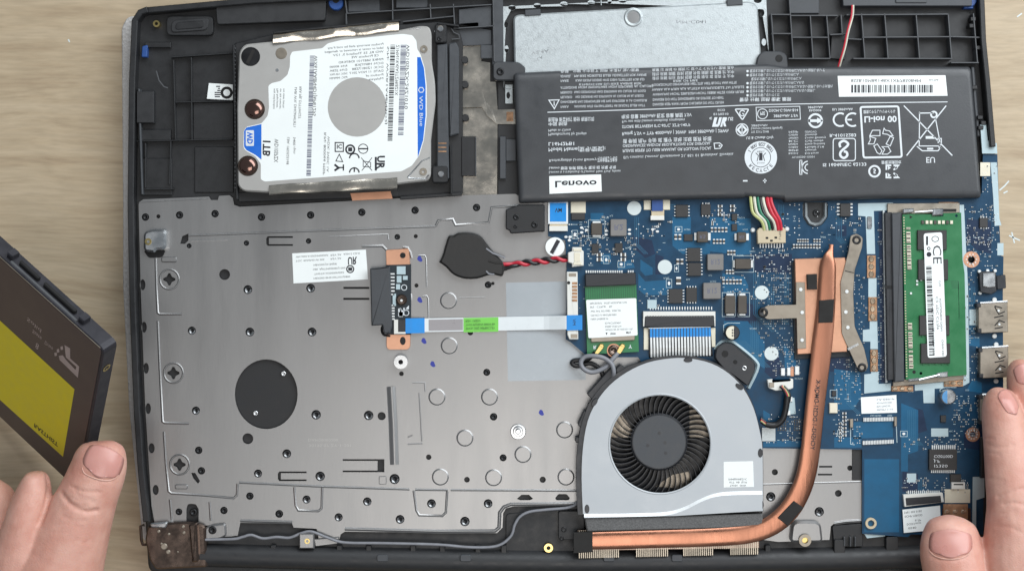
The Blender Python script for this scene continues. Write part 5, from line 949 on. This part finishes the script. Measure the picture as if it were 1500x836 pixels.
# ---------------------------------------------------------------- fan
fn_ = thing('cooling_fan', 'round cooling fan with pale grey metal cover and black blades', 'fan', 985, 650, ZP)
ZF = 18.6
fo_ = [(854, 752), (852, 700), (854, 655), (861, 616), (874, 588), (893, 564), (918, 545), (948, 531), (983, 524.5), (1012, 525), (1042, 532), (1068, 547), (1089, 569), (1104, 598), (1113, 632), (1117, 662), (1117.5, 748)]
fo_ = [tuple(p) for p in smooth_path(fo_, 3)]
fan_hole = circ(967, 650, 74, 56, 72)
grow = lambda k: [(985+(x-985)*k, 650+(y-650)*k) for x, y in fo_]
holed('housing', 'fan_black', fn_, [(x-6 if x < 930 else x-1, y-2 if y < 600 else y) for x, y in grow(1.012)], [circ(967, 650, 79, 48, 77)], ZP+.1, ZF-.7)
cv = holed('cover', 'fan_cover', fn_, fo_, [fan_hole], ZF-.65, ZF)
stp = [tuple(p) for p in smooth_path([(855.5, 752), (930, 751), (976, 749), (1003, 741.5), (1025, 730.5), (1046, 722.5), (1070, 719.5), (1116.5, 718.5)], 4)]
one('cover_step', 'fan_cover', cv, lambda b: b.prism([(x, y+5) for x, y in stp]+[(1117, 747.5), (990, 755), (856, 758)], ZF-.1, ZF+.6, 0))
one('step_edge', 'fan_cover_lit', cv, lambda b: b.add([P(x, y, ZF+.01) for x, y in stp]+[P(x+.2, y+5.2, ZF+.61) for x, y in stp], [(k, k+1, len(stp)+k+1, len(stp)+k) for k in range(len(stp)-1)]))
one('hole_lip', 'fan_cover', cv, lambda b: b.ridge(circ(967, 650, 75, 56, 73)+[(1042, 650)], 3, ZF-.05, .25), smooth=True)
blk('duct_floor', 'fan_black', fn_, circ(967, 650, 79, 40, 77), ZP+.05, ZP+.6, 0)
for q in ([(1010, 590), (1035, 600), (1044, 640), (1010, 640)], [(890, 640), (905, 600), (935, 640)], [(960, 712), (985, 695), (1010, 690), (1010, 716)]): blk('duct_window', 'nickel', fn_, q, ZP+.6, ZP+.7, 0)
one('hub', 'fan_black', fn_, lambda b: b.disc(965.5, 647, 42, ZP+1, ZF-1.2, .8, 48), smooth=True); one('hub_face', 'grey_plastic', fn_, lambda b: b.disc(965.5, 647, 38.5, ZF-1.25, ZF-1.1, .1, 48)); [one('hub_dimple', 'fan_black', fn_, lambda b: b.disc(x, y, 2.4, ZF-1.2, ZF-1.06, 0, 12)) for x, y in ((949, 652), (974, 648), (975, 663), (966, 634))]
bl = MB(); n = 10; f = .0003; vs = []
for i in range(n+1):
    t = i/n; r = 41+t*36; a = -0.22*t*t-0.03*t; th = .42*f
    for s_ in (-1, 1):
        for z in (-.0055+.001*t, 0): vs.append((r*f*math.cos(a)-s_*th*math.sin(a), r*f*math.sin(a)+s_*th*math.cos(a), z))
bl.add(vs, [(i*4+p, i*4+q, i*4+4+q, i*4+4+p) for i in range(n) for p, q in ((0, 1), (1, 3), (3, 2), (2, 0))]+[(n*4, n*4+1, n*4+3, n*4+2)])
blm = bl.mesh('blade', 'fan_black'); c0 = P(965.5, 648.5, ZF-1.5)
for k in range(47):
    o = link('blade', blm, fn_, loc=c0); o.rotation_euler.z = 2*math.pi*k/47
    o.matrix_parent_inverse = fn_.matrix_basis.inverted()
for x, y, a in ((871, 589, -55), (1008, 527, 0), (1083, 566, 38), (1114, 663, 90), (1115.5, 739, 90), (860, 745, 90)):
    one('cover_clip', 'fan_black', fn_, lambda b: b.prism([(x+(p[0]-x)*math.cos(R(a))-(p[1]-y)*math.sin(R(a)), y+(p[0]-x)*math.sin(R(a))+(p[1]-y)*math.cos(R(a))) for p in circ(x, y, 6.5, 16, 3.4)], ZF-1, ZF+.35, .15))
for q in ([(860, 577), (897, 536), (904, 543), (880, 575), (868, 586)], [(902, 540), (909, 533), (916, 538), (913, 546), (904, 548)], [(846, 622), (856, 600), (862, 606), (856, 630)], [(843, 640), (853, 640), (853, 648), (843, 648)], [(845, 668), (853, 668), (853, 682), (845, 682)], [(846, 703), (853, 703), (853, 711), (846, 711)]): blk('side_tab', 'fan_black', fn_, rnd(q, 2), ZP+.1, ZF-1.5, .3)
ear = blk('mounting_ear', 'fan_black', fn_, rnd([(1047, 524), (1050, 508), (1062, 501), (1074, 504), (1105, 530), (1107, 540), (1096, 566), (1078, 552), (1060, 540)], 5), ZM+.1, ZF-1.2, .4); one('ear_edge', 'silk', fn_, lambda b: b.ridge([tuple(p) for p in smooth_path([(1048, 512), (1056, 502), (1068, 500), (1080, 506), (1106, 528), (1109, 540), (1096, 568)], 4)], 5, ZM+.05, 1.2))
for x, y, r, m in ((1062, 518, 5, 0), (1077, 530, 3.2, 0), (1090.5, 539, 4.6, 1)): (screw(x, y, r, ZF-1, ear, 'bright_steel') if m else one('ear_hole', 'hole_black', ear, lambda b: b.disc(x, y, r, ZF-1.25, ZF-1.17, 0)))
lb = blk('label', 'label_white', fn_, [(1060, 676), (1103, 675), (1104.5, 712.5), (1060, 713.5)], ZF, ZF+.1, 0)
one('printed_lettering', 'ink_black', lb, lambda b: [T(b, ('FMMBSHMBZ1/C', 'AYT  AB  0J1M', 'TAMN   0MW')[k], 1067+(0, 1, 2)[k], 700+k*4.6, 2.8, (27, 26, 24)[k], z=ZF+.13) for k in range(3)])
blk('foam_seal', 'foam', fn_, [(856, 757), (990, 755.5), (1117, 752), (1118, 769), (1060, 773), (860, 778)], ZP+.1, ZF-.4, .5)
# fan wires
for k, m in enumerate(('wire_black', 'wire_red', 'wire_yellow', 'wire_black')):
    one('wire', m, fn_, lambda b: b.tube(smooth_path([P(x+k*1.6*(1 if y < 590 else .2), y+k*1.8*(1 if y > 590 else .1), 16.2) for x, y in ((1114, 612), (1124, 619), (1136, 619), (1145, 612), (1149, 598), (1152, 582), (1149, 572), (1143, 565))], 6), .00065, 8), smooth=True)
one('wire_sleeve', 'wire_black', fn_, lambda b: b.tube(smooth_path([P(x, y, 16.4) for x, y in ((1122, 621), (1136, 622), (1146, 614), (1151, 598), (1153, 580))], 6), .0014, 10), smooth=True)

# ---------------------------------------------------------------- heat sink
hs = thing('heat_sink', 'copper heat pipe with cold plate and finned radiator', 'heat sink', 1170, 600, ZP)
ZC = 16.0
blk('cold_plate', 'copper', hs, [(1164, 379), (1238, 377), (1243, 400), (1240, 440), (1243, 470), (1241, 515), (1168, 519)], ZM+.8, ZC, .3); blk('die_frame', 'pcb_dark', hs, [(1160, 384), (1244, 382), (1246, 522), (1164, 526)], ZM, ZM+.8, .1)
pth = [(842, 792, 17, 6, .2), (856, 792, 17, 11, 1), (872, 791.5, 17, 13, 1), (960, 789, 17, 13.2, 1), (1050, 786, 17, 13.5, 1), (1098, 781, 17, 14, 1), (1130, 769, 17, 15, 1), (1155, 748, 17, 15.5, 1), (1172, 720, 17, 15, 1), (1182, 690, 17, 14.5, 1), (1188, 650, 17, 14.5, 1), (1193, 600, 17, 14.5, 1), (1199, 550, 17, 14.8, 1), (1205, 500, 17, 14.8, 1), (1210, 450, 17, 13.5, 1), (1212, 410, 17, 12.5, 1), (1213, 388, 17, 11.5, .95), (1214, 376, 17, 8, .8), (1217, 366, 16.6, 4, .6), (1218, 358, 16.4, 3.2, .5)]
def pipe(b):
    q = smooth_path(pth, 4); vs = []; ns = 16; m = len(q)
    for i in range(m):
        a, c = q[max(0, i-1)], q[min(m-1, i+1)]; d = Vector((c[0]-a[0], c[1]-a[1])).normalized(); nx, ny = -d.y, d.x
        for k in range(ns):
            an = 2*math.pi*k/ns; cu = math.copysign(abs(math.cos(an))**.7, math.cos(an)); su = math.copysign(abs(math.sin(an))**.55, math.sin(an))
            vs.append(P(q[i][0]+nx*q[i][3]*cu, q[i][1]+ny*q[i][3]*cu, q[i][2]+su*1.35*q[i][4]))
    b.add(vs, [(i*ns+k, i*ns+(k+1) % ns, (i+1)*ns+(k+1) % ns, (i+1)*ns+k) for i in range(m-1) for k in range(ns)]+[tuple(range(ns)), tuple((m-1)*ns+k for k in range(ns))])
hp = one('heat_pipe', 'copper_pipe', hs, pipe, smooth=True)
one('pipe_lettering', 'ink_black', hs, lambda b: T(b, 'YCH5H3-1-DC2S1-DMQK-K', 1187, 658, 6.5, 103, (.085, -1), (1, .085), 18.42, .02))
for q in ([(1200, 440), (1222, 438), (1220, 472), (1199, 473)], [(1163, 733), (1177, 743), (1154, 770), (1139, 758)], [(840, 780), (868, 779), (868, 808), (840, 810)]): blk('pipe_foam', 'foam_black', hs, q, 17, 18.75, .2)
blk('pipe_foam', 'foam_black', hs, [(1182, 402), (1197, 401), (1197, 424), (1183, 424)], ZC, ZC+1.4, .2)
for k in range(88):
    x = 848+k*3.0
    if any(a < x < c for a, c in ((907, 932), (977, 1000), (1044, 1068))): y1 = 803
    else: y1 = 817-(x-848)*.022
    blk('fin', 'fin', hs, [(x, 776), (x+1.5, 776), (x+1.5, y1), (x, y1)], ZP-1, 15.5, 0)
blk('fin_base', 'hinge_metal', hs, [(846, 776), (1112, 772), (1112, 802), (846, 806)], ZP-1, 15.45, .1)
br1 = blk('bracket', 'nickel', hs, rnd([(1118, 447), (1166, 446), (1166, 413), (1179, 413), (1181, 510), (1168, 511), (1167, 466), (1118, 468)], [10, 1, 1, 1, 1, 1, 1, 10]), ZC-.5, ZC+.5, .15); screw(1118, 457.5, 9, ZC+.7, br1); 
br2 = blk('bracket', 'nickel', hs, rnd([(1246, 345), (1255, 342), (1264, 348), (1263, 362), (1252, 396), (1250, 430), (1252, 478), (1266, 510), (1272, 536), (1268, 544), (1258, 543), (1238, 500), (1233, 488), (1231, 414), (1243, 368)], 3), ZC-.5, ZC+.5, .15); screw(1255, 351.5, 8, ZC+.7, br2); screw(1263, 538, 8, ZC+.7, br2); blk('fold_line', 'bright_steel', br2, [(1241, 510), (1257, 502), (1258, 505), (1243, 513)], ZC+.5, ZC+.62, 0); blk('fold_line', 'screw_black', br2, [(1238, 396), (1251, 399), (1251, 400), (1238, 397.4)], ZC+.5, ZC+.55, 0)
for i, (x, y) in enumerate(((1173, 424), (1175, 457.5), (1175, 498), (1240.5, 427), (1239, 457), (1242, 479.5))): one('rivet', 'solder', br1 if i < 3 else br2, lambda b: b.disc(x, y, 2.8, ZC+.4, ZC+.8, .15, 14), smooth=True)

# ---------------------------------------------------------------- coin cell
cc = thing('coin_cell', 'round coin cell wrapped in black film with twisted red and black lead', 'battery', 690, 378, ZP)
def cell(b):
    o = [tuple(p) for p in smooth_path([(643, 384), (648, 374), (652, 360), (657, 346), (664, 345), (672, 341), (690, 341), (704, 346), (713, 357), (722, 368), (735, 382), (738, 390), (736, 404), (722, 402), (712, 404), (698, 408), (680, 408), (664, 402), (653, 391), (643, 384)], 4)][:-1]; b.prism(o, ZP+.05, ZP+3.6, .9)
one('wrapped_cell', 'cell_black', cc, cell, smooth=True)
for q in ([(712, 364), (722, 371), (738, 377), (739, 379)], [(716, 382), (726, 385), (736, 385)], [(712, 397), (716, 401), (724, 402)]): one('film_crease', 'wire_grey' if q[0][1] > 390 or q[0][1] < 370 else 'cell_black', cc, lambda b: b.tube([P(x, y, ZP+3.6) for x, y in q], .0004, 6), smooth=True)
for k, m in enumerate(('wire_red', 'wire_black')):
    pts = []
    for i in range(41):
        t = i/40; x = 736+t*98; y = 386+3*(1-t)-t*8+(6 if k else -2)*max(0, 1-t*4); a = t*22+k*math.pi; am = 2.6*min(1, max(0, t*5-.5)); pts.append(P(x, y+am*math.sin(a), ZP+1.6+.5*math.cos(a)*min(1, t*5)+t*.9))
    one('wire', m, cc, lambda b: b.tube(pts, .00085, 8), smooth=True)

# ---------------------------------------------------------------- optical drive connector board and its ribbon
od = thing('drive_connector_board', 'small dark connector board with orange copper ends and a brass screw', 'connector board', 583, 440, ZP)
for q, h in (([(565, 366), (599, 364), (601, 390), (566, 392)], (590, 374)), ([(566, 486), (601, 486), (601, 508), (597, 512), (569, 512), (566, 508)], (590, 499))):
    o = blk('copper_end', 'copper', od, rnd(q, 3), ZP+.05, ZP+1.1, .15); one('end_hole', 'screw_black', o, lambda b: b.disc(*h, 4.2, ZP+1.05, ZP+1.3, .1, 14, 6 if h[1] > 480 else 4.2))
blk('board', 'pcb_dark', od, [(566, 388), (602, 387), (602, 490), (566, 490)], ZP+.05, ZP+1.2, .1); ZO = ZP+1.2
blk('drive_socket', 'grey_plastic', od, rnd([(542, 393), (556, 392), (571, 390), (574, 478), (571, 488), (562, 488), (560, 476), (544, 477)], 1), ZP+.05, ZP+4.6, .5)
one('screw', 'hinge_metal', od, lambda b: (b.disc(588, 439, 8, ZO, ZO+1.6, .6, 24)), smooth=True); one('screw_tip', 'solder', od, lambda b: b.disc(588, 440, 2, ZO+1.5, ZO+1.75, .1, 10))
one('solder_pins', 'solder', od, lambda b: [b.box(571, y, 578, y+2.2, ZO, ZO+.5, .05) for y in list(range(400, 432, 5))+list(range(446, 470, 4))])
for q in ((581, 390, 594, 402), (581, 404, 588, 414), (575, 430, 580, 448), (580, 416, 586, 424), (590, 404, 597, 410)): blk('resistor', 'silk', od, rect(*q), ZO, ZO+.5, .1)
one('board_print', 'ink_white', od, lambda b: (b.stroke(circ(592, 421, 4, 12), 1, ZO+.04, True), b.stroke(circ(595, 458, 4, 12), 1, ZO+.04, True), b.flat([(594, 452), (599, 447), (599, 453)], ZO+.04), [b.box(582+random.random()*9, 450+random.random()*14, 585+random.random()*9, 451.6+random.random()*14, ZO, ZO+.3, 0) for k in range(9)]))
b = MB(); b.tube(smooth_path([P(x, y, ZP+1) for x, y in ((572, 492), (562, 490), (559, 482), (562, 476))], 5), .0005, 8); b.build('ground_wire', 'wire_black', od, smooth=True)
o = blk('ribbon_connector', 'white_plastic', od, [(577, 468), (583, 468), (583, 486), (594, 486), (594, 489), (577, 489)], ZO, ZO+1.4, .1); blk('latch', 'fan_black', o, rect(584, 468, 594, 486), ZO, ZO+1.2, .1)
rb = thing('ribbon_cable', 'long white flat ribbon cable with blue ends and a green sticker', 'ribbon cable', 725, 475, ZP)
def rz(x): return 13.9 if x < 600 else (13.9-(x-600)*.05 if x < 620 else (12.9-.6*math.sin((x-620)/180*math.pi) if x < 800 else (12.9+(x-800)*.09 if x < 828 else 15.42)))
def ribb(x0, x1, m, name, dz=0, t0=466.5, t1=486.5, sl=-.019):
    n = max(2, int((x1-x0)/8)); 
    one(name, m, rb, lambda b: sheet(b, [((x0+(x1-x0)*i/n, t0+sl*(x0+(x1-x0)*i/n-600), rz(x0+(x1-x0)*i/n)+dz), (x0+(x1-x0)*i/n, t1+sl*(x0+(x1-x0)*i/n-600), rz(x0+(x1-x0)*i/n)+dz)) for i in range(n+1)]))
ribb(595, 853, 'ribbon', 'ribbon'); ribb(594, 622, 'ribbon_blue', 'blue_end', .12, 466, 488); ribb(830, 853, 'ribbon_blue', 'blue_end', .12, 466, 488); ribb(628, 678, 'ribbon_grey', 'shield_patch', .08, 468.5, 484.8); ribb(679, 730, 'label_green', 'green_sticker', .12, 467, 488)
one('printed_lettering', 'ink_black', rb, lambda b: (T(b, 'REV: 1A02V', 682, 468.5, 3, 22, (1, -.02), (.02, 1), 13.1), T(b, 'TYCO MXM01N 0000W 8A', 682, 474, 3, 43, (1, -.02), (.02, 1), 13.1), T(b, '30V/A: 50Q A0P80C L3Y', 682, 479.5, 3, 43, (1, -.02), (.02, 1), 13.1)))
one('end_mark', 'ink_black', rb, lambda b: T(b, 'VM', 839, 467, 4.5, 9, (0, 1), (1, 0), 15.6))
# ---------------------------------------------------------------- solid state drive held in the air
mm_ = .001
Up = Vector((-.75427, .61525, -.22924)); Vp = Vector((-.30869, -.64046, -.70322)); Np = Vector((-.57948, -.45966, .67300))
A0 = P(152, 513, 90.4)-Np*.0035
def Q(u, v, n): return A0+Up*(u*mm_)+Vp*(v*mm_)+Np*(n*mm_)     # mm along the three edges; n=3.5 is the printed face
def SP(px, py, n=3.56):
    """point on the drive's printed face seen along that plan direction"""
    o = Vector((0, 0, HC+ZREF/1000)); d = P(px, py, 0)-o; c = Q(0, 0, n); t = (c-o).dot(Np)/d.dot(Np); return o+d*t
sd = thing('solid_state_drive', 'dark brown solid state drive with a yellow label held up by a thumb', 'solid state drive', 100, 600, 60)
def sbox(name, m, u0, u1, v0, v1, n0, n1, par, r=0):
    b = MB(); pl = rnd(rect(u0, v0, u1, v1), r, 4) if r else rect(u0, v0, u1, v1); k = len(pl); cu, cv_ = (u0+u1)/2, (v0+v1)/2; ch = min(.35, (n1-n0)*.25)
    rings = [(0, n0), (0, n1-ch), (ch, n1)]; vs = []
    for ins, nn in rings:
        for u, v in pl: vs.append(Q(u-math.copysign(min(ins, abs(u-cu)), u-cu), v-math.copysign(min(ins, abs(v-cv_)), v-cv_), nn))
    b.add(vs, [(i*k+j, i*k+(j+1) % k, (i+1)*k+(j+1) % k, (i+1)*k+j) for i in range(2) for j in range(k)]+[tuple(range(k)), tuple(2*k+j for j in range(k))]); return b.build(name, m, par)
sbox('case', 'ssd_edge', 0, 70, 0, 100, -3.5, 3.2, sd, 3); sbox('face_panel', 'ssd_case', 1.2, 68.8, 1.2, 98.8, 3.1, 3.5, sd, 2)
sbox('face_edge', 'nickel', 2, 68, .55, .95, 3.2, 3.42, sd)
def sf(z): return lambda u, v: Q(u, v, z)
for u0, u1, m in ((14, 17, 'ssd_edge'), (20, 38, 'hole_black'), (41, 52, 'hole_black'), (55, 58, 'ssd_edge')): sbox('connector_tongue' if m == 'hole_black' else 'connector_guide', m, u0, u1, -2.6 if m != 'hole_black' else -1.8, .6, -2.2 if m != 'hole_black' else -.8, 1.5 if m != 'hole_black' else .6, sd)
sbox('connector_edge', 'rib_plastic', 17, 55, -.25, .1, 1.4, 2.4, sd)
b = MB(); c_ = Q(-.05, 14, 0); n = 18
b.add([c_+(Vp*math.cos(2*math.pi*k/n)+Np*math.sin(2*math.pi*k/n))*r-Up*.0001 for r in (.0019, .0011) for k in range(n)]+[c_+Up*.0012+(Vp*math.cos(2*math.pi*k/n)+Np*math.sin(2*math.pi*k/n))*.0011 for k in range(n)], [(k, (k+1) % n, n+(k+1) % n, n+k) for k in range(n)]+[(n+k, n+(k+1) % n, 2*n+(k+1) % n, 2*n+k) for k in range(n)]); b.build('screw_hole', 'brass', sd, smooth=True)
yl = MB(); yl.add([Q(*p, 3.55) for p in ((11, 37), (66, 37), (66, 88), (11, 86))], [(0, 1, 2, 3)]); yl = yl.build('yellow_label', 'ssd_yellow', sd)
def face(name, m, poly): b = MB(); b.add([SP(*p) for p in poly], [tuple(range(len(poly)))]); return b.build(name, m, sd)
face('printed_logo', 'ssd_print', [(94.5, 505), (102.8, 510), (102.8, 524.6), (116, 536.6), (114, 553), (87.5, 527), (86, 521), (92, 520), (96.5, 526.5), (110.5, 541.5), (112, 537), (96.5, 523)])
for x, y in ((83, 514), (88.5, 510), (79.5, 519)): face('logo_square', 'ssd_print', [(x, y-2.4), (x+3.4, y-3.4), (x+4, y+1.5), (x+.6, y+2.4)])
e1_, e2_ = (.74, .67), (-.25, .97)
one('printed_lettering', 'ssd_print', sd, lambda b: (T(b, 'Drive', 66, 498.5, 5, 16, e1_, e2_, fn=SP), T(b, 'State', 48, 482, 5, 18, e1_, e2_, fn=SP), T(b, 'Solid', 40, 464, 5, 28, e1_, e2_, fn=SP), T(b, '8', 53, 501, 8, 6, e1_, e2_, fn=SP)))
one('printed_lettering', 'ink_black', yl, lambda b: T(b, 'RASTHIST', 50, 619, 5.5, 46, (.76, .65), (-.12, .99), fn=lambda x, y: SP(x, y, 3.6), bold=.02))

# ---------------------------------------------------------------- hands
def loft(bm, rings):
    """rings: (px, py, z mm, half width px, half thickness mm); rounded at both ends"""
    q = smooth_path(rings, 6); m = len(q); ns = 24; vs = []
    pts = [P(a[0], a[1], a[2]) for a in q]
    for i in range(m):
        t = (pts[min(m-1, i+1)]-pts[max(0, i-1)]).normalized(); side = t.cross(Vector((0, 0, 1))).normalized(); up_ = side.cross(t)
        k = 1.0
        vs.append([bm.verts.new(pts[i]+side*(math.cos(2*math.pi*j/ns)*q[i][3]*S)+up_*(math.sin(2*math.pi*j/ns)*q[i][4]/1000)) for j in range(ns)])
    for i in range(m-1):
        for j in range(ns): bm.faces.new((vs[i][j], vs[i][(j+1) % ns], vs[i+1][(j+1) % ns], vs[i+1][j]))
    bm.faces.new(vs[0]); bm.faces.new(vs[-1])
from mathutils.bvhtree import BVHTree
BV = {}
def name_key(o): return o.name
def hand(name, lofts, creases, label, loc):
    root = thing(name, label, 'hand', *loc)
    bm = bmesh.new()
    for l in lofts: loft(bm, l)
    bmesh.ops.recalc_face_normals(bm, faces=bm.faces)
    me = bpy.data.meshes.new('raw'); bm.to_mesh(me); bm.free(); o = bpy.data.objects.new('raw', me); C.objects.link(o)
    md = o.modifiers.new('r', 'REMESH'); md.mode = 'VOXEL'; md.voxel_size = .0007
    s_ = o.modifiers.new('s', 'SMOOTH'); s_.factor = .5; s_.iterations = 8
    bpy.context.view_layer.update()
    dg = bpy.context.evaluated_depsgraph_get(); me2 = bpy.data.meshes.new_from_object(o.evaluated_get(dg)); bpy.data.objects.remove(o)
    cr = []
    for pts, wd, dp in creases: cr.append(([P(*p).to_2d()/((HC-(p[2]-ZREF)/1000)/HC) for p in smooth_path([(a, c_, 12) for a, c_ in pts], 6)], wd*S, dp/1000))
    nrm = [v.normal.copy() for v in me2.vertices]; new = [v.co.copy() for v in me2.vertices]
    for v, nv in zip(me2.vertices, nrm):
        if nv.z < -.1: continue
        f_ = HC/(HC-(v.co.z-ZREF/1000)); q = v.co.to_2d()*f_; d = 0
        for pl, wd, dp in cr:
            dm = min((q-p).length for p in pl); d += dp*math.exp(-(dm/wd)**2) if dm < wd*3 else 0
        d += .00012*mnoise.noise(v.co*260)
        new[v.index] = v.co-nv*d
    me2.vertices.foreach_set('co', [c for p in new for c in p])
    for p in me2.polygons: p.use_smooth = True
    me2.materials.clear(); me2.materials.append(M['skin']); link('skin', me2, root)
    bv = BVHTree.FromPolygons(new, [tuple(p.vertices) for p in me2.polygons]); BV[name_key(root)] = bv
    return root
def nail(root, cx, cy, z, ax, ln, wd, drop, pitch=0, name='nail'):
    """curved nail plate: centre px, axis angle (deg, photo plane, pointing to the tip), length px, half width px"""
    d = Vector((math.cos(R(ax)), math.sin(R(ax)))); s_ = Vector((-d.y, d.x)); n, m = 14, 10; b = MB(); vs = []
    for i in range(n+1):
        t = i/n*2-1; hw = wd*(1-.14*max(0, t)**2)*(1-.55*max(0, -t-.25)**2 if t < 0 else 1); 
        if t > .75: hw *= math.sqrt(max(.05, 1-((t-.75)/.25)**2*.55))
        if t < -.7: hw *= math.sqrt(max(.1, 1-((-t-.7)/.3)**2*.7))
        for j in range(m+1):
            u = j/m*2-1; p = Vector((cx, cy))+d*(t*ln/2+(.10-.16*(t+1)/2)*ln*u*u)+s_*(u*hw); 
            o_ = Vector((0, 0, HC+ZREF/1000)); dd = (P(p.x, p.y, 0)-o_).normalized(); h_ = BV[name_key(root)].ray_cast(o_, dd)
            up_ = .00035-.00022*abs(u)**3+.0003*max(0, t)**3-.0002*max(0, -t-.6); vs.append((h_[0] if h_[0] is not None else P(p.x, p.y, z))-dd*up_)
    b.add(vs, [(i*(m+1)+j, i*(m+1)+j+1, (i+1)*(m+1)+j+1, (i+1)*(m+1)+j) for i in range(n) for j in range(m)])
    me = b.mesh(name, 'nail')
    for p in me.polygons: p.use_smooth = True
    o = link(name, me, root); sm_ = o.modifiers.new('t', 'SOLIDIFY'); sm_.thickness = .0008; sm_.offset = -1
    return o
lh = hand('hand', [
    [(153, 645, 58, 6, 2), (153, 648, 58, 20, 4.5), (152, 656, 58, 30, 6.5), (148, 672, 58, 36, 8.2), (142, 693, 57.5, 38.5, 9.3), (132, 718, 57, 40, 10.5), (121, 745, 56, 44, 12), (108, 775, 55, 50, 14), (95, 810, 54, 56, 16), (80, 850, 53, 66, 18), (60, 910, 50, 80, 18), (40, 960, 48, 80, 14)],
    [(55, 690, 56, 6, 3), (54, 698, 56, 16, 7), (48, 730, 56, 26, 10), (40, 770, 56, 32, 12), (30, 840, 54, 50, 14), (20, 920, 50, 60, 14)],
    [(-10, 700, 36, 8, 4), (-12, 720, 38, 30, 9), (-10, 780, 42, 40, 11), (10, 880, 48, 60, 14), (30, 940, 50, 60, 14)]],
    [([(91, 722), (99, 735), (112, 744), (128, 749), (142, 747)], 3.0, 1.0), ([(104, 712), (122, 719), (146, 721)], 2.2, .5), ([(110, 716), (116, 726), (134, 731)], 2, .3), ([(92, 755), (108, 762), (126, 762)], 2.2, .3), ([(112, 790), (124, 794), (132, 790)], 2.2, .2), ([(96, 728), (108, 738), (126, 741)], 2.2, .4), ([(100, 728), (120, 733), (138, 735)], 2.5, .3), ([(120, 704), (145, 708)], 2, .25), ([(70, 690), (72, 715), (66, 745), (58, 765)], 3.5, 1.2), ([(124, 694), (136, 700), (150, 704), (163, 704)], 2.4, .35), ([(80, 770), (100, 766), (118, 772)], 2.5, .2), ([(78, 780), (98, 778)], 2.5, .2)],
    'left hand with its thumb pressed on the dark solid state drive', (80, 800, 50))
nail(lh, 151, 677, 78.6, -68, 47, 29.5, 5.2, -1.2)
rh = hand('hand', [
    [(1464, 567, 34, 5, 2), (1464, 572, 34, 15, 5), (1465, 582, 34, 22, 7.5), (1467, 600, 35, 27, 9), (1471, 625, 36, 30, 9.5), (1477, 660, 38, 33.5, 10), (1483, 700, 40, 37, 11), (1490, 740, 42, 42, 12), (1496, 790, 44, 52, 14), (1504, 850, 46, 64, 16), (1512, 920, 46, 80, 18), (1515, 960, 46, 80, 14)],
    [(1492, 526, 26, 5, 2), (1493, 532, 26, 14, 5), (1496, 546, 26, 20, 7.5), (1502, 575, 27, 25, 9), (1510, 620, 28, 28, 9.5), (1522, 690, 32, 32, 10), (1535, 780, 38, 44, 13), (1540, 880, 42, 60, 15)],
    [(1391, 754, 40, 6, 2), (1391, 759, 40, 22, 5.5), (1391, 768, 40, 33, 8), (1392, 784, 40, 40, 9.5), (1394, 806, 41, 44, 10.5), (1399, 832, 42, 45, 11.5), (1408, 870, 43, 50, 13), (1430, 920, 45, 66, 15), (1470, 960, 46, 80, 15), (1500, 975, 46, 80, 12)]],
    [([(1446, 650), (1462, 655), (1484, 652)], 2.6, .25), ([(1446, 662), (1464, 666)], 2, .2), ([(1462, 727), (1476, 722), (1498, 715)], 2.8, .5), ([(1470, 738), (1484, 736), (1500, 739)], 2.6, .5), ([(1468, 752), (1486, 748)], 2.4, .25), ([(1440, 640), (1456, 642)], 2, .2), ([(1450, 700), (1470, 704)], 2.2, .2), ([(1460, 770), (1480, 772), (1498, 780)], 2.5, .25), ([(1366, 814), (1380, 819), (1400, 819), (1416, 814)], 2.4, .35), ([(1472, 574), (1472, 592), (1482, 606), (1492, 608)], 2, .15)],
    'right hand gripping the laptop edge beside the usb ports', (1480, 830, 20))
nail(rh, 1392.5, 796, 50.2, -88, 42, 32, 4.6, -1.3); nail(rh, 1478, 589, 41.2, -122, 42, 11, 3.2, -1.2); nail(rh, 1500, 548, 33.0, -110, 32, 14, 3.2, -1.2)

def cuticle(root, pts, r=.0003):
    o_ = Vector((0, 0, HC+ZREF/1000)); q = []
    for p in smooth_path(pts, 5):
        dd = (P(p[0], p[1], 0)-o_).normalized(); h_ = BV[name_key(root)].ray_cast(o_, dd)
        if h_[0] is not None: q.append(h_[0]-dd*.0001)
    b = MB(); b.tube(q, [r*(.35+.65*math.sin(math.pi*(i+.5)/len(q))) for i in range(len(q))], 8); b.build('cuticle', 'nail_pale', root, smooth=True)
cuticle(lh, [(120, 684), (124, 693), (136, 699), (151, 703), (165, 702), (174, 695)]); cuticle(rh, [(1361, 806), (1370, 814), (1384, 818), (1402, 818), (1416, 813), (1424, 804)])
